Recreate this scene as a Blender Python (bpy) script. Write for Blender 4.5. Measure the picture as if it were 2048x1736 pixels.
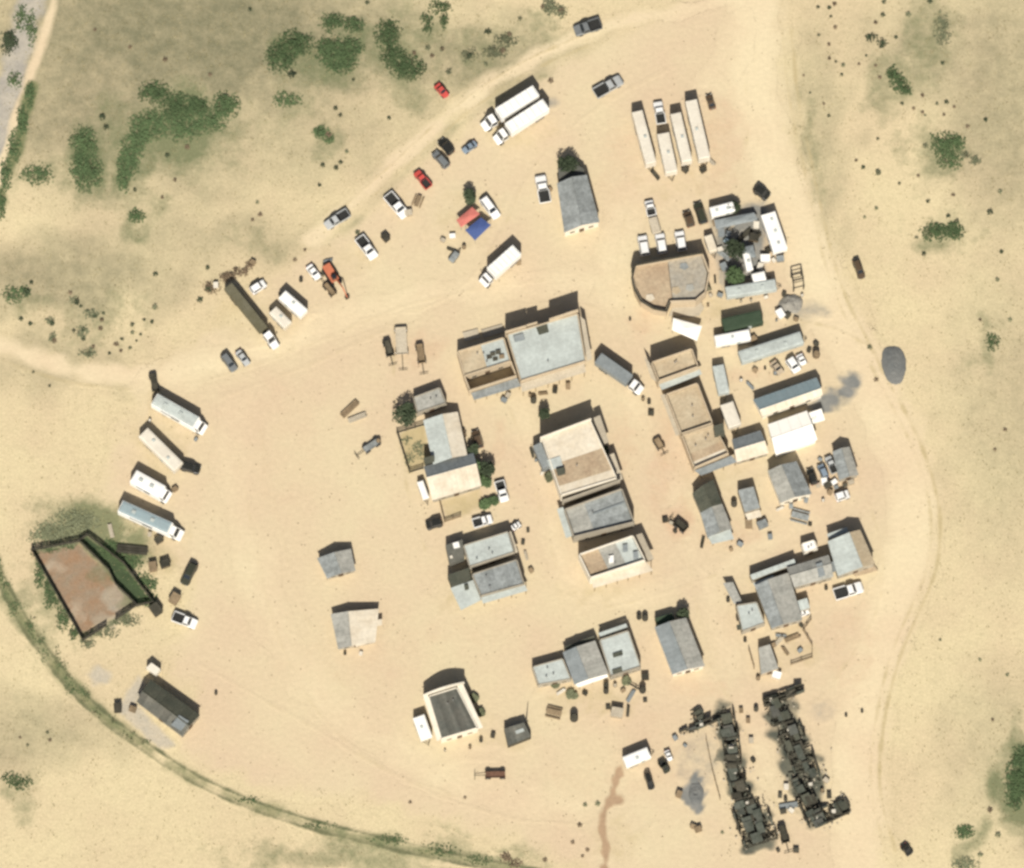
import bpy, math, random
import numpy as np
from mathutils import Vector, Matrix, noise as mnoise
random.seed(7); RNG = np.random.default_rng(7)
for o in list(bpy.data.objects): bpy.data.objects.remove(o, do_unlink=True)
SC = bpy.context.scene
COL = SC.collection
# ------------------------------------------------------------------ camera, sky, sun, exposure
TILT = math.radians(15.0); DIST = 1200.0; PXM = 10.0          # photograph: about 10 px per metre, 15 degrees off nadir
cam_d = bpy.data.cameras.new('camera'); cam = bpy.data.objects.new('camera', cam_d); COL.objects.link(cam)
cam.location = (0, -DIST*math.sin(TILT), DIST*math.cos(TILT)); cam.rotation_euler = (TILT, 0, 0)
cam_d.sensor_width = 36; cam_d.lens = 36*DIST/204.8; cam_d.clip_start = 10; cam_d.clip_end = 9000
SC.camera = cam
SUN_EL = 48.0
w = bpy.data.worlds.new('World'); SC.world = w; w.use_nodes = True
nt = w.node_tree; bg = nt.nodes['Background']
sky = nt.nodes.new('ShaderNodeTexSky'); sky.sky_type = 'NISHITA'; sky.sun_disc = False
sky.sun_elevation = math.radians(SUN_EL); sky.sun_rotation = math.radians(180); sky.dust_density = 3.0; sky.ozone_density = .4
nt.links.new(sky.outputs[0], bg.inputs[0]); bg.inputs[1].default_value = 0.05
sd = bpy.data.lights.new('sun', 'SUN'); sd.energy = 5.0; sd.angle = math.radians(0.5); sd.color = (1.0, .955, .87)
so = bpy.data.objects.new('sun', sd); COL.objects.link(so); so.location = (0, -60, 90)
so.rotation_euler = (math.radians(90-SUN_EL), 0, 0)
SC.view_settings.view_transform = 'Standard'; SC.view_settings.look = 'None'
SC.view_settings.exposure = 0.27; SC.view_settings.gamma = 1
SC.cycles.pixel_filter_type = 'BLACKMAN_HARRIS'; SC.cycles.filter_width = 2.9
SC.cycles.max_bounces = 4; SC.cycles.diffuse_bounces = 2; SC.cycles.glossy_bounces = 2
SC.render.resolution_x = 1024; SC.render.resolution_y = 868

# ------------------------------------------------------------------ helpers
CT, ST = math.cos(TILT), math.sin(TILT); FPX = DIST*PXM
def P(px, py, z=0.0):
    """ground (or height z) point seen at a pixel of the 2048 x 1736 photograph"""
    u = (px-1024)/FPX; v = -(py-868)/FPX
    d = Vector((u, v*CT+ST, v*ST-CT)); c = Vector(cam.location)
    return c + d*((z-c.z)/d.z)
def PN(x, y):
    u = (np.asarray(x, float)-1024)/FPX; v = -(np.asarray(y, float)-868)/FPX
    dz = v*ST-CT; t = -cam.location.z/dz
    return u*t, cam.location.y+(v*CT+ST)*t
def tag(o, label=None, cat=None, group=None, kind=None):
    if label: o['label'] = label
    if cat: o['category'] = cat
    if group: o['group'] = group
    if kind: o['kind'] = kind
    return o
def empty(name, loc, rz=0.0, label=None, cat=None, group=None):
    o = bpy.data.objects.new(name, None); COL.objects.link(o); o.location = loc; o.rotation_euler = (0, 0, rz)
    o.empty_display_size = .3
    return tag(o, label, cat, group)
class MB:
    def __init__(s, off=None): s.v = []; s.f = []; s.o = Vector(off) if off is not None else Vector((0,0,0))
    def add(s, vs, fs):
        n = len(s.v); s.v += [tuple(Vector(p)-s.o) for p in vs]; s.f += [tuple(i+n for i in f) for f in fs]; return s
    def hexa(s, b, t):
        return s.add(list(b)+list(t), [(3,2,1,0),(4,5,6,7),(0,1,5,4),(1,2,6,5),(2,3,7,6),(3,0,4,7)])
    def box(s, x0, x1, y0, y1, z0, z1):
        return s.hexa([(x0,y0,z0),(x1,y0,z0),(x1,y1,z0),(x0,y1,z0)], [(x0,y0,z1),(x1,y0,z1),(x1,y1,z1),(x0,y1,z1)])
    def frus(s, x0,x1,hw0,z0, X0,X1,hw1,z1):
        return s.hexa([(x0,-hw0,z0),(x1,-hw0,z0),(x1,hw0,z0),(x0,hw0,z0)], [(X0,-hw1,z1),(X1,-hw1,z1),(X1,hw1,z1),(X0,hw1,z1)])
    def slab(s, q, t):
        q = [Vector(p) for p in q]; n = (q[1]-q[0]).cross(q[3]-q[0]).normalized()
        return s.hexa([p-n*t for p in q], q)
    def prism(s, pts, z0, z1):
        n = len(pts); b = [(p[0],p[1],z0) for p in pts]; t = [(p[0],p[1],z1) for p in pts]
        a = sum(pts[i][0]*pts[(i+1)%n][1]-pts[(i+1)%n][0]*pts[i][1] for i in range(n))
        if a < 0: b.reverse(); t.reverse()
        return s.add(b+t, [tuple(range(n-1,-1,-1)), tuple(range(n,2*n))]+[(i,(i+1)%n,n+(i+1)%n,n+i) for i in range(n)])
    def bar(s, a, b, r, r2=None, n=6):
        a, b = Vector(a), Vector(b); r2 = r if r2 is None else r2
        d = (b-a).normalized(); x = d.orthogonal().normalized(); y = d.cross(x); vs = []
        for i in range(n):
            k = 2*math.pi*i/n; vs.append(a+(x*math.cos(k)+y*math.sin(k))*r)
        for i in range(n):
            k = 2*math.pi*i/n; vs.append(b+(x*math.cos(k)+y*math.sin(k))*r2)
        return s.add(vs, [(i,(i+1)%n,n+(i+1)%n,n+i) for i in range(n)]+[tuple(range(n-1,-1,-1)), tuple(range(n,2*n))])
    def plank(s, a, b, wd, th):
        a, b = Vector(a), Vector(b); d = (b-a).normalized(); sd_ = Vector((-d.y, d.x, 0))
        if sd_.length < .01: sd_ = Vector((1,0,0))
        sd_.normalize(); up = d.cross(sd_).normalized()*th*.5; sd_ *= wd*.5
        return s.hexa([a-sd_-up, b-sd_-up, b+sd_-up, a+sd_-up], [a-sd_+up, b-sd_+up, b+sd_+up, a+sd_+up])
    def mesh(s, name, m, smooth=False):
        me = bpy.data.meshes.new(name); me.from_pydata(s.v, [], s.f); me.materials.append(m); me.validate(); me.update()
        if smooth: me.shade_smooth()
        return me
    def build(s, name, m, parent=None, smooth=False, bevel=0):
        o = bpy.data.objects.new(name, s.mesh(name, m, smooth)); COL.objects.link(o); o.parent = parent
        if bevel:
            b = o.modifiers.new('bevel', 'BEVEL'); b.width = bevel; b.segments = 2; b.limit_method = 'ANGLE'
        return o
def inst(name, me, parent, loc=(0,0,0), rot=(0,0,0), sc=(1,1,1)):
    o = bpy.data.objects.new(name, me); COL.objects.link(o); o.parent = parent; o.location = loc; o.rotation_euler = rot; o.scale = sc
    return o

# ------------------------------------------------------------------ materials
def lin(c):
    return tuple(((x/255)/12.92 if x/255 <= .04045 else (((x/255)+.055)/1.055)**2.4) for x in c)
def mat(name, c1, c2=None, rough=.9, s=.25, fine=2.5, famt=.25, bump=.25, spec=.2, rand=0.0, metal=0.0, stripe=None):
    """c1, c2: linear base colours blended by broad noise, then finer mottling"""
    m = bpy.data.materials.new(name); m.use_nodes = True; t = m.node_tree; N = t.nodes; L = t.links
    p = N['Principled BSDF']; c2 = c2 or tuple(x*.8 for x in c1)
    geo = N.new('ShaderNodeNewGeometry')
    n1 = N.new('ShaderNodeTexNoise'); n1.inputs['Scale'].default_value = s; n1.inputs['Detail'].default_value = 5; n1.inputs['Roughness'].default_value = .6
    n2 = N.new('ShaderNodeTexNoise'); n2.inputs['Scale'].default_value = fine; n2.inputs['Detail'].default_value = 4; n2.inputs['Roughness'].default_value = .7
    for n in (n1, n2): L.new(geo.outputs['Position'], n.inputs['Vector'])
    r = N.new('ShaderNodeMapRange'); r.inputs[1].default_value = .35; r.inputs[2].default_value = .65; L.new(n1.outputs[0], r.inputs[0])
    mx = N.new('ShaderNodeMix'); mx.data_type = 'RGBA'; L.new(r.outputs[0], mx.inputs[0])
    mx.inputs[6].default_value = (*c1, 1); mx.inputs[7].default_value = (*c2, 1)
    r2 = N.new('ShaderNodeMapRange'); r2.inputs[1].default_value = .3; r2.inputs[2].default_value = .7
    r2.inputs[3].default_value = 1-famt; r2.inputs[4].default_value = 1+famt*.6; L.new(n2.outputs[0], r2.inputs[0])
    val = r2.outputs[0]
    if rand:
        oi = N.new('ShaderNodeObjectInfo'); rr = N.new('ShaderNodeMapRange'); rr.inputs[3].default_value = 1-rand; rr.inputs[4].default_value = 1+rand
        L.new(oi.outputs['Random'], rr.inputs[0]); mu = N.new('ShaderNodeMath'); mu.operation = 'MULTIPLY'
        L.new(val, mu.inputs[0]); L.new(rr.outputs[0], mu.inputs[1]); val = mu.outputs[0]
    sc = N.new('ShaderNodeVectorMath'); sc.operation = 'SCALE'; L.new(mx.outputs[2], sc.inputs[0]); L.new(val, sc.inputs['Scale'])
    L.new(sc.outputs[0], p.inputs['Base Color'])
    p.inputs['Roughness'].default_value = rough; p.inputs['Metallic'].default_value = metal
    p.inputs['Specular IOR Level'].default_value = spec
    if bump:
        b = N.new('ShaderNodeBump'); b.inputs['Strength'].default_value = bump; b.inputs['Distance'].default_value = .12
        L.new(n2.outputs[0], b.inputs['Height']); L.new(b.outputs[0], p.inputs['Normal'])
    return m
# soil layers from the lowest to the uppermost: colour A, colour B
LAYERS = [('wash',(.40,.36,.29),(.29,.27,.235)), ('yard',(.53,.445,.288),(.508,.398,.268)), ('road',(.585,.495,.325),(.55,.44,.293)), ('pink',(.50,.36,.245),(.47,.35,.225)), ('verge',(.125,.145,.07),(.20,.195,.10)),
 ('track',(.42,.34,.19),(.37,.30,.165)), ('greyyard',(.33,.31,.265),(.44,.37,.265)), ('pad',(.45,.39,.29),(.38,.345,.275)), ('slate',(.15,.155,.145),(.22,.215,.195)), ('ash',(.07,.075,.06),(.14,.135,.10)),
 ('redsoil',(.27,.172,.103),(.25,.195,.135)), ('pad2',(.40,.33,.24),(.36,.30,.22)), ('greyyard2',(.29,.265,.21),(.34,.28,.20)), ('verge2',(.11,.125,.065),(.18,.18,.105)), ('lush',(.045,.066,.033),(.062,.085,.042)), ('rut',(.095,.105,.055),(.14,.14,.075)), ('mud',(.36,.25,.155),(.31,.215,.135))]
LIDX = {l[0]: i for i, l in enumerate(LAYERS)}
M = {
 # buildings
 'tan': mat('tan_roofing', (.46,.385,.265), (.385,.305,.20), s=.3, fine=1.6, famt=.2, rand=.06),
 'ochre': mat('grey_tan_roofing', (.36,.315,.24), (.31,.285,.235), s=.45, fine=1.6, famt=.3),
 'brown': mat('brown_roofing', (.33,.245,.16), (.40,.315,.21), s=.35, fine=1.6, famt=.25, rand=.06),
 'cream': mat('cream_roofing', (.60,.54,.43), (.52,.45,.34), s=.35, fine=1.5, famt=.14, rand=.05),
 'lgrey': mat('light_grey_roofing', (.425,.46,.43), (.36,.385,.36), s=.35, fine=1.5, famt=.18, rand=.05),
 'grey': mat('weathered_grey_roofing', (.275,.292,.285), (.20,.213,.205), s=.5, fine=1.6, famt=.3, rand=.12),
 'tgrey': mat('tan_grey_roofing', (.345,.335,.295), (.275,.272,.24), s=.5, fine=1.6, famt=.25, rand=.08),
 'bgrey': mat('blue_grey_metal', (.22,.24,.24), (.18,.20,.20), rough=.7, s=.5, fine=1.6, famt=.2, rand=.06, spec=.4),
 'blue': mat('blue_metal_roofing', (.235,.305,.32), (.25,.305,.315), rough=.55, s=.3, fine=2, famt=.1, rand=.05, spec=.4),
 'dark': mat('dark_shingle', (.065,.07,.052), (.085,.085,.062), s=.4, fine=2.5, famt=.3, rand=.12),
 'dgrey': mat('dark_grey_boards', (.085,.088,.075), (.12,.115,.095), s=.4, fine=2, famt=.25, rand=.22),
'ruin': mat('sooty_green_boards', (.06,.068,.052), (.10,.105,.085), s=.8, fine=2, famt=.3, rand=.25),
 'olive': mat('olive_tarp', (.11,.10,.06), (.13,.12,.08), s=.4, fine=2, famt=.15),
 'green': mat('dark_green_metal', (.035,.055,.032), (.045,.065,.04), s=.4, fine=2, famt=.15, rand=.08),
 'white': mat('white_paint', (.78,.77,.73), (.72,.70,.65), rough=.5, s=.5, fine=2, famt=.05, bump=.05, spec=.4),
 'offw': mat('off_white_panel', (.62,.575,.48), (.56,.51,.42), rough=.55, s=.3, fine=1.8, famt=.1, bump=.05, spec=.35),
 'canvas': mat('white_canvas', (.82,.79,.72), (.80,.77,.69), rough=.8, s=.4, fine=1.5, famt=.04, bump=.3),
 'wood': mat('weathered_timber', (.26,.19,.115), (.20,.15,.09), s=.6, fine=3, famt=.3, rand=.15),
 'rust': mat('red_brown_timber', (.16,.085,.055), (.11,.065,.045), s=.8, fine=3, famt=.3),
 'dwood': mat('charred_timber', (.045,.042,.03), (.075,.068,.05), s=.5, fine=3, famt=.35, rand=.3),
 'wwood': mat('sun_bleached_boards', (.44,.385,.29), (.38,.33,.25), s=.5, fine=3, famt=.2, rand=.12),
 'adobe': mat('adobe_wall', (.50,.41,.285), (.45,.36,.245), s=.4, fine=2, famt=.15, rand=.06),
 'wallw': mat('white_wall', (.70,.65,.54), (.64,.58,.47), s=.5, fine=2, famt=.1),
 'wallg': mat('grey_board_wall', (.36,.32,.25), (.30,.27,.21), s=.5, fine=2, famt=.2, rand=.1),
 'door': mat('door_wood', (.12,.08,.05), rand=.2), 'glass': mat('dark_glass', (.02,.025,.03), rough=.12, spec=.6, bump=0, famt=.02),
 'tyre': mat('tyre_rubber', (.02,.02,.02), bump=0), 'steel': mat('wheel_steel', (.35,.35,.34), rough=.4, metal=.6, bump=0),
 'lamp': mat('lamp_lens', (.6,.58,.5), rough=.2, spec=.6, bump=0), 'chassis': mat('chassis_black', (.03,.03,.028), bump=0),
 # vehicles
 'c_black': mat('car_paint_black', (.022,.022,.018), rough=.35, spec=.4, bump=0, famt=.05), 'c_olive': mat('car_paint_dark_olive', (.04,.042,.026), rough=.4, spec=.4, bump=0, famt=.05),
 'c_brown': mat('car_paint_brown', (.09,.06,.035), rough=.4, spec=.4, bump=0, famt=.05), 'c_grey': mat('car_paint_grey', (.16,.17,.17), rough=.35, spec=.45, bump=0, famt=.05),
 'c_silver': mat('car_paint_silver', (.42,.43,.42), rough=.3, spec=.5, bump=0, famt=.05), 'c_white': mat('car_paint_white', (.8,.79,.76), rough=.3, spec=.5, bump=0, famt=.03),
 'c_red': mat('car_paint_red', (.50,.075,.06), rough=.35, spec=.4, bump=0, famt=.05), 'c_blue': mat('car_paint_slate_blue', (.20,.25,.30), rough=.35, spec=.45, bump=0, famt=.05),
 'c_tan': mat('car_paint_tan', (.42,.34,.24), rough=.4, spec=.4, bump=0, famt=.05), 'c_orange': mat('machine_paint_orange', (.52,.17,.09), rough=.5, bump=0, famt=.1),
 'redtarp': mat('red_canopy', (.50,.16,.13), (.46,.14,.11), rough=.8, fine=2, famt=.08), 'bluetarp': mat('blue_canopy', (.055,.085,.22), (.065,.10,.23), rough=.7, fine=2, famt=.1),
 'gravel': mat('grey_gravel', (.155,.155,.145), (.20,.195,.18), s=.5, fine=3, famt=.3, bump=.6),
 'slate': mat('slate_fines', (.125,.13,.125), (.16,.16,.148), s=.4, fine=2.5, famt=.18, bump=.4),
 'lgravel': mat('pale_gravel', (.27,.255,.22), (.24,.225,.19), s=.5, fine=3, famt=.3, bump=.6),
 'leaf_g': mat('leaf_green', (.092,.135,.058), (.076,.115,.05), s=.5, fine=3, famt=.4, bump=0, rand=.2), 'leaf_d': mat('leaf_dark', (.06,.078,.042), (.048,.064,.035), s=.5, fine=3, famt=.4, bump=0, rand=.2),
 'leaf_s': mat('leaf_sage', (.17,.18,.105), (.14,.15,.085), s=.5, fine=3, famt=.4, bump=0, rand=.3), 'leaf_b': mat('leaf_brown', (.19,.14,.09), (.15,.11,.07), s=.5, fine=3, famt=.4, bump=0, rand=.3),
'stone': mat('field_stone', (.30,.24,.16), (.22,.18,.125), s=.3, fine=2, famt=.3, bump=0), 'straw': mat('dry_grass_blades', (.34,.29,.16), (.26,.235,.12), s=.2, fine=3, famt=.35, bump=0), 'bark': mat('bark', (.10,.075,.05)),
}
# ------------------------------------------------------------------ ground
def seg_dist(x, y, pts, closed):
    d = np.full(x.shape, 1e9); n = len(pts)
    for i in range(n if closed else n-1):
        ax, ay = pts[i]; bx, by = pts[(i+1) % n]; ex, ey = bx-ax, by-ay
        t = np.clip(((x-ax)*ex+(y-ay)*ey)/(ex*ex+ey*ey+1e-9), 0, 1)
        d = np.minimum(d, np.hypot(x-ax-t*ex, y-ay-t*ey))
    return d
def inside(x, y, pts):
    c = np.zeros(x.shape, bool); n = len(pts)
    for i in range(n):
        ax, ay = pts[i]; bx, by = pts[(i+1) % n]
        if ay == by: continue
        c ^= ((ay > y) != (by > y)) & (x < (bx-ax)*(y-ay)/(by-ay)+ax)
    return c
def smooth(pts, closed, k=3):
    pts = [tuple(map(float, p)) for p in pts]
    for _ in range(k):
        o = []; n = len(pts)
        for i in range(n if closed else n-1):
            a, b = pts[i], pts[(i+1) % n]
            o += [(a[0]*.75+b[0]*.25, a[1]*.75+b[1]*.25), (a[0]*.25+b[0]*.75, a[1]*.25+b[1]*.75)]
        pts = o if closed else [pts[0]]+o+[pts[-1]]
    return pts
def warp(x, y, seed, amp, wl):
    """cheap smooth pseudo-noise in pixel space, -amp..amp"""
    r = np.random.default_rng(seed); s = np.zeros(np.shape(x))
    for k in range(7):
        a = r.uniform(0, 6.28); f = 6.28/(wl*r.uniform(.4, 1.6)); s = s+np.sin((x*math.cos(a)+y*math.sin(a))*f+r.uniform(0, 6.28))
    return s*amp/3.0
SHEETS = []
def sheet(name, pts, layer, width=None, feather=14, step=5, amp=6, wl=90, kind='structure', label=None, cat=None, sm=2, strength=1.0):
    """thin layer of soil; pts in photograph pixels; polygon, or a strip when width is given"""
    q = smooth(pts, width is None, sm); xs = [p[0] for p in q]; ys = [p[1] for p in q]; pad = (width or 0)/2+feather+amp*2+step
    SHEETS.append(dict(name=name, q=q, layer=layer, width=width, feather=feather, step=step, amp=amp, wl=wl, kind=kind, label=label, cat=cat, strength=strength,
                       seed=abs(len(name)+int(pts[0][0])), bb=(min(xs)-pad, max(xs)+pad, min(ys)-pad, max(ys)+pad)))
def cover(S, x, y):
    out = np.zeros(x.shape); k = (x > S['bb'][0]) & (x < S['bb'][1]) & (y > S['bb'][2]) & (y < S['bb'][3])
    if not k.any(): return out
    X, Y = x[k], y[k]; closed = S['width'] is None; d = seg_dist(X, Y, S['q'], closed)
    sdv = np.where(inside(X, Y, S['q']), d, -d) if closed else S['width']/2-d
    out[k] = np.clip((sdv+warp(X, Y, S['seed'], S['amp'], S['wl']))/(2*S['feather'])+.5, 0, 1)*S['strength']
    return out
def build_sheets(m):
    ORD = {id(S): i for i, S in enumerate(sorted(SHEETS, key=lambda S: LIDX[S['layer']]))}
    for S in SHEETS:
        st = S['step']; gx = np.arange(S['bb'][0], S['bb'][1]+st, st); gy = np.arange(S['bb'][2], S['bb'][3]+st, st)
        X, Y = np.meshgrid(gx, gy); cov = cover(S, X.ravel(), Y.ravel()).reshape(X.shape)
        ny, nx = X.shape; idx = np.arange(nx*ny).reshape(ny, nx); k = cov > 0
        cell = k[:-1,:-1]|k[1:,:-1]|k[:-1,1:]|k[1:,1:]
        f = np.stack([idx[1:,:-1][cell], idx[1:,1:][cell], idx[:-1,1:][cell], idx[:-1,:-1][cell]], 1)
        used, inv = np.unique(f, return_inverse=True); f = inv.reshape(f.shape); xp, yp = X.ravel()[used], Y.ravel()[used]
        wx, wy = PN(xp, yp); cz_ = np.clip(cov.ravel()[used]/S['strength']*2.5, 0, 1); z = (.008+.0006*ORD[id(S)])*cz_-.002*(1-cz_)
        me = bpy.data.meshes.new(S['name']); me.from_pydata(np.stack([wx, wy, z], 1).tolist(), [], f.tolist())
        vals = {}
        for T_ in SHEETS:
            if LIDX[T_['layer']] <= LIDX[S['layer']]:
                c = cover(T_, xp, yp)
                if c.any(): vals[T_['layer']] = np.maximum(vals.get(T_['layer'], 0), c)
        xw = xp+warp(xp, yp, 3, 26, 120); yw = yp+warp(xp, yp, 4, 26, 120); vals['olive'] = blobs(xw, yw, OLIVE); vals['green'] = blobs(xw, yw, GREEN)
        for nm, v in vals.items():
            a = me.attributes.new(nm, 'FLOAT', 'POINT'); a.data.foreach_set('value', v.astype(np.float32))
        me.materials.append(m); me.update(); o = bpy.data.objects.new(S['name'], me); COL.objects.link(o)
        tag(o, S['label'], S['cat'], kind=S['kind'])
YARD = [(1440,-40),(1310,40),(1190,95),(1080,140),(960,215),(880,290),(800,370),(720,440),(640,500),(560,560),(450,640),(380,700),(250,745),(280,800),(240,850),(235,930),(200,990),(330,1090),(400,1230),(330,1320),(420,1400),(330,1480),(480,1560),(650,1590),(800,1610),(1000,1660),(1200,1760),(1760,1780),(1740,1600),(1745,1480),(1770,1330),(1840,1220),(1870,1080),(1850,960),(1800,830),(1740,700),(1670,580),(1640,450),(1600,330),(1570,180),(1560,-40)]
YS = smooth(YARD, True, 1)
OLIVE = [(380,50,420,170,1.0),(620,60,300,110,.65),(150,200,170,140,.7),(950,110,200,90,.55),(2020,180,130,280,.5),(2020,820,120,300,.28),(120,550,240,80,.6),(400,470,260,60,.32),(1880,90,150,120,.4),(90,1460,150,70,.4),(300,330,240,110,.35),(1980,1500,110,180,.25),(560,250,260,120,.35),(1640,260,60,240,.3),(120,720,140,60,.35)]
GREEN = [(190,1050,130,60,.8),(270,1110,70,60,.8),(100,1190,50,100,.5),(330,255,150,85,.75),(170,320,60,85,.6),(590,110,80,60,.55),(680,105,90,70,.6),(800,105,70,85,.6),(1890,300,70,60,.5),(1880,465,70,50,.5),(1800,160,60,80,.4),(2030,1560,50,110,.9),(260,325,45,70,.6),(700,1700,260,36,.5),(960,1715,140,30,.5),(1880,60,50,90,.45),(1620,290,26,140,.3),(1930,1665,40,30,.5),(1985,685,40,40,.4),(960,100,90,60,.4),(1090,60,60,60,.3),(875,40,50,50,.5),(580,205,60,40,.4),(650,270,40,30,.4),(70,350,50,40,.5),(270,430,40,30,.5),(60,610,60,40,.4),(190,640,90,50,.35),(40,1570,50,40,.5),(520,480,60,40,.3),(1150,1370,110,22,.35),(1240,1400,70,22,.3)]
def blobs(x, y, L):
    s = np.zeros(np.shape(x))
    for (cx, cy, rx, ry, k) in L:
        s = np.maximum(s, k*np.clip(1.4-np.hypot((x-cx)/rx, (y-cy)/ry), 0, 1))
    return np.clip(s, 0, 1)
def make_ground():
    def axis(lo, hi): 
        core = np.arange(lo, hi+1, 9.0); out = np.array([60, 180, 400, 900, 2000, 5000, 12000.])
        return np.concatenate([(lo-out)[::-1], core, hi+out])
    gx = axis(-60, 2110); gy = axis(-60, 1800); X, Y = np.meshgrid(gx, gy); wx, wy = (X-1024)/PXM, -(Y-868)/PXM/CT
    ny, nx = X.shape; idx = np.arange(nx*ny).reshape(ny, nx)
    f = np.stack([idx[1:,:-1].ravel(), idx[1:,1:].ravel(), idx[:-1,1:].ravel(), idx[:-1,:-1].ravel()], 1)
    me = bpy.data.meshes.new('ground'); me.from_pydata(np.stack([wx.ravel(), wy.ravel(), np.zeros(X.size)], 1).tolist(), [], f.tolist())
    xw = X+warp(X, Y, 3, 26, 120); yw = Y+warp(X, Y, 4, 26, 120)
    for nm, L in (('olive', OLIVE), ('green', GREEN)):
        a = me.attributes.new(nm, 'FLOAT', 'POINT'); a.data.foreach_set('value', blobs(xw, yw, L).ravel().astype(np.float32))
    m = bpy.data.materials.new('dry_grassland'); m.use_nodes = True; t = m.node_tree; N = t.nodes; L_ = t.links; p = N['Principled BSDF']
    geo = N.new('ShaderNodeNewGeometry')
    def noise(s, d=5, r=.6):
        n = N.new('ShaderNodeTexNoise'); n.inputs['Scale'].default_value = s; n.inputs['Detail'].default_value = d; n.inputs['Roughness'].default_value = r
        L_.new(geo.outputs['Position'], n.inputs['Vector']); return n.outputs[0]
    def rng(x, a, b, c=0., d=1.):
        r = N.new('ShaderNodeMapRange'); r.inputs[1].default_value = a; r.inputs[2].default_value = b; r.inputs[3].default_value = c; r.inputs[4].default_value = d
        L_.new(x, r.inputs[0]); return r.outputs[0]
    def mth(op, a, b):
        n = N.new('ShaderNodeMath'); n.operation = op
        for i, v in enumerate((a, b)):
            if isinstance(v, (int, float)): n.inputs[i].default_value = v
            else: L_.new(v, n.inputs[i])
        return n.outputs[0]
    def mix(f, a, b):
        n = N.new('ShaderNodeMix'); n.data_type = 'RGBA'; L_.new(f, n.inputs[0])
        for i, v in ((6, a), (7, b)):
            if isinstance(v, tuple): n.inputs[i].default_value = (*v, 1)
            else: L_.new(v, n.inputs[i])
        return n.outputs[2]
    def attr(nm):
        a = N.new('ShaderNodeAttribute'); a.attribute_name = nm; return a.outputs['Fac']
    c = mix(rng(noise(.05), .38, .62), (.545,.46,.283), (.51,.415,.262))
    c = mix(rng(noise(.6, 4, .7), .48, .80, 0, .45), c, (.37,.315,.19))
    ol = mth('MULTIPLY', rng(noise(.35, 5, .68), .32, .62), attr('olive'))
    c = mix(mth('MULTIPLY', attr('olive'), .82), c, (.22,.20,.122)); c = mix(mth('MULTIPLY', ol, .85), c, (.155,.15,.09))
    gr = rng(mth('ADD', attr('green'), mth('MULTIPLY', mth('SUBTRACT', noise(.5, 5, .7), .5), 1.0)), .12, .7)
    c = mix(mth('MULTIPLY', gr, .85), c, (.125,.145,.072))
    c = mix(rng(noise(1.6, 3, .6), .63, .73, 0, .45), c, (.20,.175,.095))
    nb, nm_, ne = noise(.045, 4, .55), noise(.28, 4, .65), noise(.35, 5, .7)
    for ly, ca, cb in LAYERS:
        cv = attr(ly); k = mth('MULTIPLY', mth('MULTIPLY', cv, mth('SUBTRACT', 1.0, cv)), mth('MULTIPLY', mth('SUBTRACT', ne, .5), 4.5))
        r = N.new('ShaderNodeMapRange'); r.interpolation_type = 'SMOOTHSTEP'; r.inputs[1].default_value = .05; r.inputs[2].default_value = .95; L_.new(mth('ADD', cv, k), r.inputs[0])
        c = mix(r.outputs[0], c, mix(rng(nb if ly in ('yard','road') else nm_, .35, .65), ca, cb))
    bare = mth('MAXIMUM', attr('yard'), attr('road')); mot = rng(noise(1.1, 5, .7), .3, .7, .93, 1.055)
    v0 = N.new('ShaderNodeVectorMath'); v0.operation = 'SCALE'; L_.new(c, v0.inputs[0]); L_.new(mot, v0.inputs['Scale']); cs = v0.outputs[0]
    v = N.new('ShaderNodeVectorMath'); v.operation = 'SCALE'; L_.new(c, v.inputs[0]); L_.new(rng(noise(2.2, 4, .75), .3, .7, .84, 1.12), v.inputs['Scale'])
    L_.new(mix(bare, v.outputs[0], cs), p.inputs['Base Color']); p.inputs['Roughness'].default_value = 1; p.inputs['Specular IOR Level'].default_value = .1
    b = N.new('ShaderNodeBump'); b.inputs['Strength'].default_value = .4; b.inputs['Distance'].default_value = .2; L_.new(noise(1.3, 3, .7), b.inputs['Height']); L_.new(b.outputs[0], p.inputs['Normal'])
    me.materials.append(m); me.update(); o = bpy.data.objects.new('ground', me); COL.objects.link(o); tag(o, 'dry grassland of sand and olive scrub around the town', kind='structure')
    return m
GROUND_MAT = make_ground()
sheet('dirt_yard', YARD, 'yard', feather=26, amp=12, wl=110, step=7, label='bare sandy ground of the settlement between its buildings', sm=1)
sheet('dirt_road', [(1560,-30),(1420,10),(1250,40),(1130,85),(1010,150),(900,225),(820,300),(740,375),(690,420),(620,480)], 'road', width=26, feather=12, label='pale sand road running diagonally past the parked vehicles')
sheet('dirt_road', [(-40,680),(40,705),(120,735),(210,752),(330,750),(450,720),(600,680)], 'road', width=34, feather=13, label='pale sand road entering from the left edge')
sheet('dirt_road', [(1510,-30),(1500,150),(1530,300),(1590,440),(1650,600),(1740,760),(1810,900),(1830,1040),(1800,1180),(1740,1330),(1715,1500),(1720,1760)], 'road', width=90, feather=26, label='broad sand road curving along the east side of town')
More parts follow.
